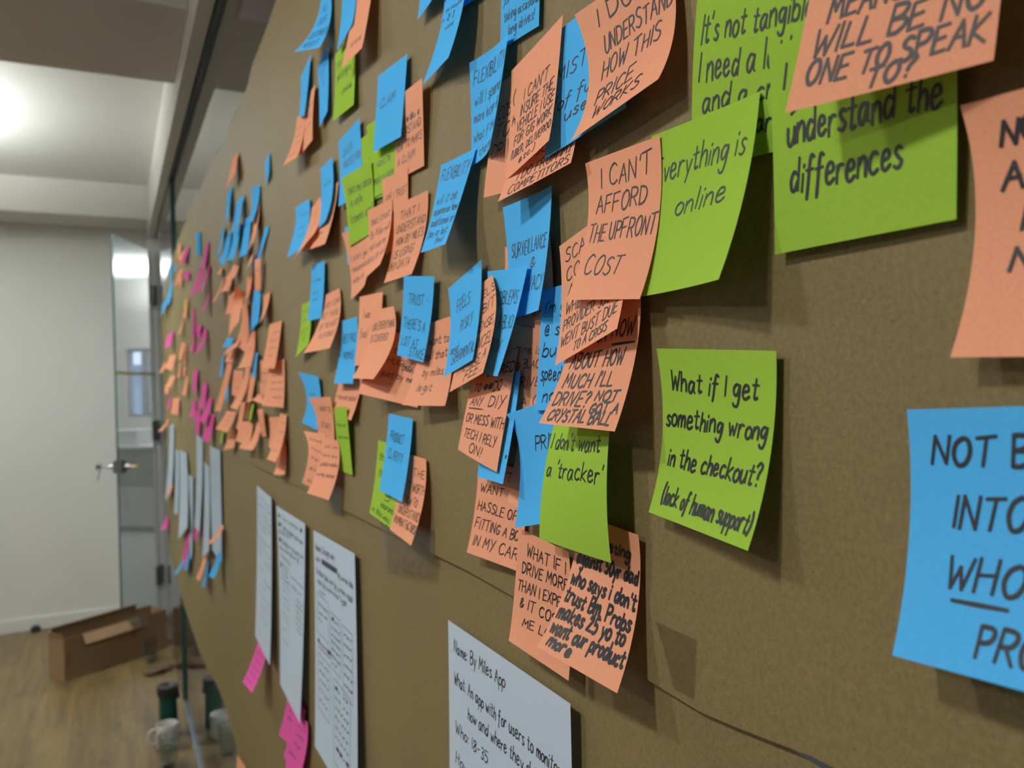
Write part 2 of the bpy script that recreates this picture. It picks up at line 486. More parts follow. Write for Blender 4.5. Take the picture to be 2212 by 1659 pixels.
def lerp_list(pts, y):
    if y <= pts[0][0]: return pts[0][1]
    for (a, za), (b, zb) in zip(pts, pts[1:]):
        if y <= b: return za + (zb - za) * (y - a) / (b - a)
    return pts[-1][1]

def kraft(name, y0, y1, bottom, top, x_of, left=None, ny=150, nz=40, seed=1):
    bm = bmesh.new(); grid = []
    for j in range(nz + 1):
        t = j / nz; row = []
        for i in range(ny + 1):
            s = i / ny
            s = s * s * (0.35) + s * 0.65            # finer near the camera
            y = y0 + (y1 - y0) * s
            zb, zt = lerp_list(bottom, y), lerp_list(top, y)
            z = zb + (zt - zb) * t
            yy = y
            if left:                                   # far end of the sheet is cut unevenly
                lim = lerp_list(left, z)
                yy = y0 + (lim - y0) * s
            row.append(bm.verts.new((x_of(yy, z), yy, z)))
        grid.append(row)
    for j in range(nz):
        for i in range(ny):
            bm.faces.new((grid[j][i], grid[j][i + 1], grid[j + 1][i + 1], grid[j + 1][i]))
    return obj(name, bm, M['kraft'], None, True)

def crease(y, c, w, amp):
    d = (y - c) / w
    return amp * math.exp(-d * d)

def x_upper(y, z):
    x = 0.0016 + 0.0011 * noise2(y * 2.2, z * 2.0, 5)
    lift = max(0.0, (1.33 - z) / 0.06)
    x -= 0.0008 * min(lift, 1.0) * (0.6 + 0.4 * math.sin(y * 9))
    x -= crease(y, 1.97, 0.012, 0.0018) * (1 if z > 1.45 else 0.4)
    x += crease(y, 2.45, 0.05, 0.0015) + crease(y, 0.33, 0.012, 0.0008) * max(0.0, 1 - abs(z - 1.29) / 0.05)
    return max(0.0002, min(x, 0.0042))
def x_lower(y, z):
    x = 0.0052 + 0.0010 * noise2(y * 2.5, z * 2.2, 9)
    x -= crease(y, 1.93, 0.02, 0.0012) - crease(y, 1.60, 0.04, 0.0009)
    x += crease(y, 2.7, 0.05, 0.001)
    return max(0.0044, min(x, 0.0064))
top_pts = [(-0.6, 2.02), (1.26, 2.013), (1.40, 2.03), (1.52, 2.038), (1.70, 2.02), (1.95, 2.012), (1.98, 1.992), (2.25, 1.995), (2.41, 1.985), (2.75, 2.015), (3.06, 2.004), (3.5, 2.02), (3.99, 2.012), (4.5, 1.985), (5, 1.98)]
bot_pts = [(-0.6, 1.272), (0.22, 1.271), (0.27, 1.270), (0.30, 1.266), (0.34, 1.263), (0.48, 1.270), (0.62, 1.274), (0.9, 1.272), (1.2, 1.271), (1.7, 1.268), (2.6, 1.256), (4.0, 1.236), (5, 1.23)]
k1 = kraft('kraft_sheet', -0.6, 4.93, bot_pts, top_pts, x_upper, [(1.2, 4.72), (1.35, 4.70), (1.75, 4.88), (1.81, 4.93), (1.86, 4.60), (1.93, 4.30), (2.02, 4.02)], 190, 44)
tag(k1, 'upper long brown kraft paper sheet taped on the glass, ragged top edge', 'paper sheet', 'brown kraft sheets on the glass')
low_top = [(-0.6, 1.245), (0.17, 1.257), (0.222, 1.264), (0.27, 1.2685), (0.31, 1.276), (0.5, 1.285), (5, 1.262)]
low_bot = [(-0.6, 0.48), (1.6, 0.49), (1.95, 0.515), (2.04, 0.535), (2.12, 0.553), (2.25, 0.575), (2.5, 0.562), (2.7, 0.545), (2.94, 0.525), (3.35, 0.503), (3.89, 0.497), (4.35, 0.50), (4.74, 0.57), (5, 0.57)]
k2 = kraft('kraft_sheet', -0.6, 4.74, low_bot, low_top, x_lower, [(0.45, 4.03), (0.5, 4.25), (0.57, 4.74), (1.3, 4.72)], 170, 40)
tag(k2, 'lower long brown kraft paper sheet, tucked under the upper sheet', 'paper sheet', 'brown kraft sheets on the glass')

def tape(name, pts, label, x0=-0.0006):
    """strip of clear tape following the paper; pts are four (y, z) corners"""
    bm = bmesh.new(); n = 14; g = []
    for j in range(n + 1):
        row = []
        for i in range(n + 1):
            s, t = i / n, j / n
            a = Vector((pts[0][0], pts[0][1])).lerp(Vector((pts[1][0], pts[1][1])), s)
            b = Vector((pts[3][0], pts[3][1])).lerp(Vector((pts[2][0], pts[2][1])), s)
            p = a.lerp(b, t)
            row.append(bm.verts.new((min(x_upper(p.x, p.y), 0.0030 if p.y > 1.268 else 0.0042) - 0.0004 - 0.0006 * abs(math.sin(i * 1.7 + j * 0.6)), p.x, p.y)))
        g.append(row)
    for j in range(n):
        for i in range(n):
            bm.faces.new((g[j][i], g[j][i + 1], g[j + 1][i + 1], g[j + 1][i]))
    return tag(obj(name, bm, M['tape'], None, True), label, 'tape', 'clear tape strips on the paper seam')
tape('adhesive_tape', [(0.80, 1.292), (0.640, 1.294), (0.647, 1.252), (0.79, 1.232)], 'wrinkled clear tape strip over the seam below the product clarity note')
tape('adhesive_tape', [(1.03, 1.295), (0.945, 1.297), (0.955, 1.262), (1.02, 1.262)], 'small shiny clear tape strip over the seam left of the product clarity note')
tape('adhesive_tape', [(0.332, 1.297), (0.300, 1.297), (0.303, 1.268), (0.318, 1.268)], 'clear tape strip at the lower right bend of the seam')
# ---------------------------------------------------------------- things on the floor
# cardboard box, open, one flap folded over its front
u = Vector((0.827, 0.561, 0)).normalized(); v = Vector((-u.y, u.x, 0))
cb = empty('cardboard_box', (-0.489, 4.518, 0), math.atan2(u.y, u.x))
tag(cb, 'long low open brown cardboard box on the floor under the glass door', 'box')
BL, BD, BH, BT = 0.578, 0.128, 0.205, 0.004
bm = bmesh.new()
add_box(bm, (0, 0, 0), (BL, BD, BT)); add_box(bm, (0, 0, BT), (BL, BT, BH)); add_box(bm, (0, BD - BT, BT), (BL, BD, BH + 0.01))
add_box(bm, (0, BT, BT), (BT, BD - BT, BH + 0.008)); add_box(bm, (BL - BT, BT, BT), (BL, BD - BT, BH))
obj('body', bm, M['card'], cb)
fl = Matrix.Translation((0.095, 0, BH)) @ Matrix.Rotation(math.radians(-28), 4, 'X')
obj('flap', box((0, -0.004, -0.055), (0.315, 0.0, 0.0), fl), M['card_light'], cb)
fl = Matrix.Translation((0.012, BD - 0.004, BH + 0.01)) @ Matrix.Rotation(math.radians(14), 4, 'X')
obj('flap', box((0, 0.0, 0.0), (0.47, 0.004, 0.03), fl), M['card'], cb)
fl = Matrix.Translation((0.0, 0.004, BH + 0.008)) @ Matrix.Rotation(math.radians(-8), 4, 'Y')
obj('flap', box((-0.004, 0, 0), (0.0, 0.12, 0.012), fl), M['card'], cb)
fl = Matrix.Translation((0.345, 0, BH)) @ Matrix.Rotation(math.radians(-50), 4, 'X')
tag(obj('flap', box((0, -0.004, -0.06), (0.085, 0.0, 0.02), fl), M['tape'], cb), 'loose clear tape flap on the box rim')
tag(obj('tape_strip', box((0.012, -0.0012, 0.065), (0.032, -0.0002, 0.145)), M['card_tape'], cb), 'dark tape strip on the box end')
tag(obj('tape_strip', box((0.365, -0.0012, 0.10), (0.392, -0.0002, 0.185)), M['card_tape'], cb), 'dark tape strip on the box front')

# thermos bottle
bt = empty('thermos_bottle', (-0.071, 3.60, 0)); tag(bt, 'dark green thermos bottle with black lid standing behind the white mug', 'bottle')
obj('body', lathe([(0, 0.0), (0.034, 0.0), (0.0365, 0.004), (0.0365, 0.05), (0.0355, 0.10), (0.034, 0.14), (0.0355, 0.163), (0.0355, 0.166), (0, 0.166)]), M['green_bottle'], bt, True)
obj('lid', lathe([(0.0, 0.164), (0.037, 0.164), (0.0405, 0.168), (0.0415, 0.178), (0.0425, 0.198), (0.0415, 0.2035), (0.039, 0.205), (0.037, 0.201), (0.0, 0.2005)]), M['black'], bt, True)
obj('clip', box((0.032, -0.010, 0.146), (0.044, 0.010, 0.172), None, 0.003), M['black'], bt)

# mug with a small printed face
mg = empty('mug', (-0.083, 3.475, 0)); tag(mg, 'white ceramic mug with a small printed face, in front of the green thermos', 'mug')
mug_body = obj('body', lathe([(0, 0), (0.036, 0), (0.039, 0.003), (0.0405, 0.02), (0.0405, 0.094), (0.0395, 0.0965), (0.038, 0.095), (0.0375, 0.02), (0.034, 0.008), (0, 0.007)]), M['mug'], mg, True)
hd = Vector((-0.93, -0.05, 0)).normalized()
hp = [hd * 0.039 + Vector((0, 0, 0.078)), hd * 0.052 + Vector((0, 0, 0.081)), hd * 0.064 + Vector((0, 0, 0.072)), hd * 0.069 + Vector((0, 0, 0.052)),
      hd * 0.064 + Vector((0, 0, 0.032)), hd * 0.052 + Vector((0, 0, 0.022)), hd * 0.039 + Vector((0, 0, 0.024))]
obj('handle', tube(hp, [0.006, 0.0058, 0.0055, 0.0055, 0.0055, 0.0058, 0.006], 12), M['mug'], mg, True)
fb = bmesh.new()
def on_mug(a, z, r=0.0408):
    ang = math.radians(-116) + a
    return Vector((r * math.cos(ang), r * math.sin(ang), z))
def patch(pts, b):
    vs = [b.verts.new(on_mug(*p)) for p in pts]
    b.faces.new(vs)
hair = [(-0.34, 0.056), (-0.36, 0.064), (-0.30, 0.073), (-0.12, 0.078), (0.12, 0.077), (0.30, 0.070), (0.36, 0.060), (0.34, 0.053), (0.25, 0.062), (0.02, 0.066), (-0.22, 0.062)]
patch(hair, fb)
for a in (-0.14, 0.12):
    patch([(a - 0.05, 0.056), (a + 0.05, 0.056), (a + 0.05, 0.0535), (a - 0.05, 0.0535)], fb)
patch([(-0.10, 0.041), (0.10, 0.041), (0.06, 0.0385), (-0.06, 0.0385)], fb)
patch([(-0.30, 0.030), (-0.10, 0.036), (0.10, 0.036), (0.30, 0.030), (0.30, 0.0285), (-0.30, 0.0285)], fb)
tag(obj('printed_face', fb, M['ink'], mug_body), 'small black printed face on the mug')

# tumblers
def tumbler(loc, label, fill):
    t = empty('drinking_glass', loc); tag(t, label, 'glass', 'water tumblers on the floor')
    K = 1.16
    obj('tumbler', lathe([(r, z * K) for r, z in [(0, 0), (0.027, 0), (0.0300, 0.004), (0.0305, 0.02), (0.0325, 0.045), (0.0350, 0.075), (0.0365, 0.102), (0.0358, 0.1035), (0.0348, 0.102), (0.0332, 0.075), (0.0308, 0.047), (0.0285, 0.024), (0.022, 0.015), (0, 0.013)]]), M['drink_glass'], t, True)
    if fill:
        obj('water', lathe([(r, z * K) for r, z in [(0, 0.0145), (0.0215, 0.0165), (0.0278, 0.0255), (0.0300, 0.047), (0.0318, fill), (0, fill)]]), M['water'], t, True)
    return t
tumbler((-0.088, 3.295, 0), 'clear tumbler of water on the floor right in front of the white mug', 0.064)
tumbler((-0.099, 4.604, 0), 'clear tumbler on the floor beside the cardboard box front', 0.055)

# door stop and crumpled scrap
ds = empty('door_stop', (-0.69, 5.555, 0)); tag(ds, 'small round black rubber door stop on the floor by the white wall', 'door stop')
obj('rubber_dome', lathe([(0, 0), (0.024, 0), (0.027, 0.006), (0.026, 0.02), (0.019, 0.031), (0.008, 0.036), (0, 0.0365)], 24), M['rubber'], ds, True)
rnd = random.Random(4)
sc = bmesh.new(); bmesh.ops.create_icosphere(sc, subdivisions=3, radius=1.0)
for vv in sc.verts:
    k = 0.75 + 0.5 * rnd.random()
    vv.co = Vector((vv.co.x * 0.075 * k, vv.co.y * 0.045 * k, max(0.0, 0.012 + vv.co.z * 0.016 * k)))
so = obj('paper_scrap', sc, M['scrap']); so.location = (-0.065, 4.43, 0); so.rotation_euler = (0, 0, 0.5)
tag(so, 'crumpled dark brown paper scrap on the floor by the glass rail', 'paper scrap')
# ---------------------------------------------------------------- handwriting: single-stroke letters on a 6 x 10 grid ('~' = curved stroke)
GL = {
 'A': "0,0 3,10 6,0;1,4 5,4.2", 'B': "0.3,0 0,10;~0,10 4,9.5 4.5,7.5 3,5.5 0.2,5;~0.2,5 4.5,4.5 5,2.2 3,0 0.3,0", 'C': "~5.5,8.6 3.5,10 1,8 0.3,4.5 1.5,0.8 4,0 6,1.6",
 'D': "0.3,0 0,10;~0,10 4,9 5.6,5.5 4,1.2 0.3,0", 'E': "5,10 0.4,9.8 0.2,5 0,0 5,0.2;0.2,5 4.2,5.3", 'F': "5.4,10.3 0.4,9.8 0,0;0.2,5 4.4,5.4",
 'G': "~5.5,8.5 3.5,10 1,8 0.3,4.5 1.5,0.8 4,0 5.5,2 5.5,4;6,4.3 3,4.2", 'H': "0,0 0.3,10;5,0 5.3,10;0.1,5 5.3,5.4", 'I': "0.5,0 0.8,10",
 'J': "~4,10 4,2 2.5,0 0.5,1.5", 'K': "0,0 0.2,10;5,10 0.1,4.5 5.6,0", 'L': "0.2,10 0,0.2 4.5,0.3", 'M': "0,0 0.8,10 3,3.5 5.6,10 6.5,0",
 'N': "0,0 0.4,10 5,0.2 5.4,10", 'O': "~3,10 0.8,8 0.2,4 2,0.2 4.5,1 5.7,5 4.8,9 3,10", 'P': "0.2,0 0,10;~0,10 4,9.6 5,7.5 3.5,5.2 0.1,4.8",
 'Q': "~3,10 0.8,8 0.2,4 2,0.2 4.5,1 5.7,5 4.8,9 3,10;3,3 6,-1", 'R': "0.2,0 0,10;~0,10 4,9.6 5,7.5 3.5,5.2 0.1,4.8;2,5 5.6,0",
 'S': "~5,9 3,10 0.8,8.3 1.5,6 4,4.5 5,2.2 3,0 0.2,1.2", 'T': "0,9.8 6,10.4;3.1,10 2.8,0", 'U': "~0,10 0.1,3 2,0 4.5,1.5 5.2,10", 'V': "0,10 2.7,0 5.4,10",
 'W': "0,10 1.6,0 3.4,7 5,0 7,10", 'X': "0,10 5,0;5,10 0,0", 'Y': "0,10 2.6,5;5.2,10 1.5,-1", 'Z': "0,10 5,10 0,0 5.3,0.2",
 'a': "~4.5,5.5 2,6 0.3,3.5 0.8,0.6 2.5,0.3 4.3,4 4.6,5.8;4.6,5.8 4.4,1 5.5,0.3", 'b': "0.2,10 0,0;~0,3.5 2,6 4.3,4.5 4,1 2,0 0,1.2", 'c': "~4,5.2 2.2,6 0.4,4 0.5,1.4 2.2,0 4.4,1",
 'd': "~4.3,4.8 2,6 0.3,3.5 0.8,0.6 2.5,0.2 4.3,3;5,10 4.5,0", 'e': "~0.3,3 3.8,3.8 3.4,5.8 1.5,6 0.3,3.5 0.8,0.8 2.5,0 4.8,1.4", 'f': "~4,9.3 2.6,10 1.8,8 1.4,2 1,-3;0,5.6 3.8,5.8",
 'g': "~4.3,5.3 2,6 0.3,4 1,1.3 2.8,1.6 4.5,5.8;~4.5,5.8 4.2,0 3.2,-3.6 1.2,-3.8 0.2,-2.5", 'h': "0.3,10 0,0;~0,3.5 2,6 3.8,5 4.2,0", 'i': "0.5,5.8 0.4,0;0.8,8 1,8.8",
 'j': "~1.5,5.8 1.2,-2 0,-3.5;1.7,8 1.9,8.8", 'k': "0.2,10 0,0;4,6 0.2,2.6 4.4,0", 'l': "0.7,10 0.4,0.2", 'm': "0,5.8 0,0;~0,3.5 1.6,6 2.8,5 3,0;~3,3.5 4.6,6 5.8,5 6.2,0",
 'n': "0,5.8 0,0;~0,3.5 2,6 3.7,5 4.2,0", 'o': "~2.5,6 0.5,4.5 0.4,1.5 2.2,0 4.2,1.5 4.4,4.5 2.5,6", 'p': "0.2,5.8 -0.3,-4;~0,4 2,6 4.3,4.6 4,1.2 2,0.2 0,1.5",
 'r': "0.1,5.8 0,0;~0,3.5 1.5,5.8 3.5,5.6", 's': "~3.6,5.3 2,6 0.7,4.8 2,3.2 3.6,1.8 2.3,0.1 0.2,0.8", 't': "1.9,9 1.6,1;~1.6,1.5 2.2,0.1 3.8,0.9;0,6.2 3.8,6.4",
 'u': "~0,5.8 0.2,1.5 1.8,0 3.8,2.5 4.2,5.8;4.2,5.8 4.3,0.4", 'v': "0,5.8 1.9,0 3.8,5.8", 'w': "0,5.8 1.4,0 2.8,4.5 4.4,0 6,5.8", 'x': "0,5.8 3.8,0;3.8,5.8 0,0",
 'y': "0,5.8 2,0.8;4.4,5.8 1.4,-4", 'z': "0,5.8 3.8,5.8 0,0 4,0.2",
 '0': "~2.5,10 0.4,7 0.4,3 2.5,0 4.6,3 4.6,7 2.5,10", '1': "0.5,9.5 0.6,0", '2': "~0.3,8 2.2,10 4,8 0,0.2;0,0.2 5,0.2", '3': "~0.5,9.5 3,10 4,7.8 2,5.3 4.3,3 3,0 0.2,0.8",
 '5': "4.5,10 0.8,10 0.5,5.5;~0.5,5.5 3,6 4.4,3.5 3,0.3 0.2,0.6", '8': "~2.5,5.5 0.6,8 2.5,10 4.4,8 2.5,5.3 0.2,2.5 2.5,0 4.8,2.5 2.5,5.5",
 "'": "0.9,10.5 0.4,8", ',': "0.8,0.8 0.1,-2", '.': "0.3,0.6 0.5,0", ':': "0.4,1 0.5,0.3;0.4,5.5 0.5,4.8", '?': "~0.3,8.5 2.5,10.3 4.3,8.5 2.6,5.5 2.2,3;2.1,0.6 2.2,0",
 '!': "0.6,10 0.4,3;0.4,0.6 0.5,0", '(': "~2,11 0.4,7 0.2,3 1.4,-1", ')': "~0.2,11 1.6,7 1.6,3 0.2,-1", '&': "~4.5,1 1,6 1.2,9 3,9.5 3,7 0.6,3.5 1,0.5 3.2,0.3 5,4",
 '@': "~3.8,4 2.6,5 1.8,3 3.6,2.6 4,5 2.6,8 0.8,6 0.5,2.5 2,0 4.6,0.6", '/': "0,-1 4,10", '-': "0.3,4.6 3.6,5.2", '+': "2.2,7 2.2,1.5;0,4.2 4.6,4.4",
 '#': "0,2 1,9 1.5,1 2.5,9.5 3,0.5 4,9 4.5,1 5.5,9 6,2;0,3 6,7;0,7 6,3;0,5 6,5.2", '_': "0,0 6,0.4",
}
def catmull(pts, n=5):
    out = []
    P = [pts[0]] + pts + [pts[-1]]
    for i in range(1, len(P) - 2):
        p0, p1, p2, p3 = P[i - 1], P[i], P[i + 1], P[i + 2]
        for k in range(n):
            t = k / n
            out.append(tuple(0.5 * (2 * p1[d] + (p2[d] - p0[d]) * t + (2 * p0[d] - 5 * p1[d] + 4 * p2[d] - p3[d]) * t * t + (3 * p1[d] - p0[d] - 3 * p2[d] + p3[d]) * t ** 3) for d in (0, 1)))
    out.append(pts[-1])
    return out
def glyph(ch, rnd):
    if ch == '~':                       # a letter too small or blurred to read: a loose pen wiggle
        x = 0.0; pts = []
        for k in range(5):
            pts.append((x, rnd.uniform(0, 2.2) if k % 2 else rnd.uniform(4.0, 7.5))); x += rnd.uniform(0.7, 1.6)
        return [pts], x
    st = []; wmax = 0.0
    for s in GL[ch].split(';'):
        sm = s[0] == '~'
        pts = [tuple(map(float, q.split(','))) for q in s.lstrip('~').split()]
        wmax = max(wmax, max(p[0] for p in pts))
        st.append(catmull(pts) if sm and len(pts) > 2 else pts)
    return st, wmax
def write_line(text, p0, p1, q, h, rnd, H):
    """strokes of one line in note coordinates (p across 0..1, q down 0..1)"""
    raw = []; x = 0.0
    for ch in text:
        if ch == ' ':
            x += 4.0; continue
        st, w = glyph(ch, rnd)
        a = rnd.uniform(-0.06, 0.06); k = rnd.uniform(0.92, 1.08); dy = rnd.uniform(-0.5, 0.5)
        for s in st:
            raw.append([(x + (px * math.cos(a) - py * math.sin(a)) * k + 0.13 * py, dy + (px * math.sin(a) + py * math.cos(a)) * k) for px, py in s])
        x += w * k + 1.7
    x = max(x - 1.7, 1.0)
    sc = (p1 - p0) / x
    if text == '_': sc = (p1 - p0) / 6.0
    tilt = rnd.uniform(-0.015, 0.015)
    return [[(p0 + px * sc, q - py * h / 10.0 + tilt * px * sc) for px, py in s] for s in raw]
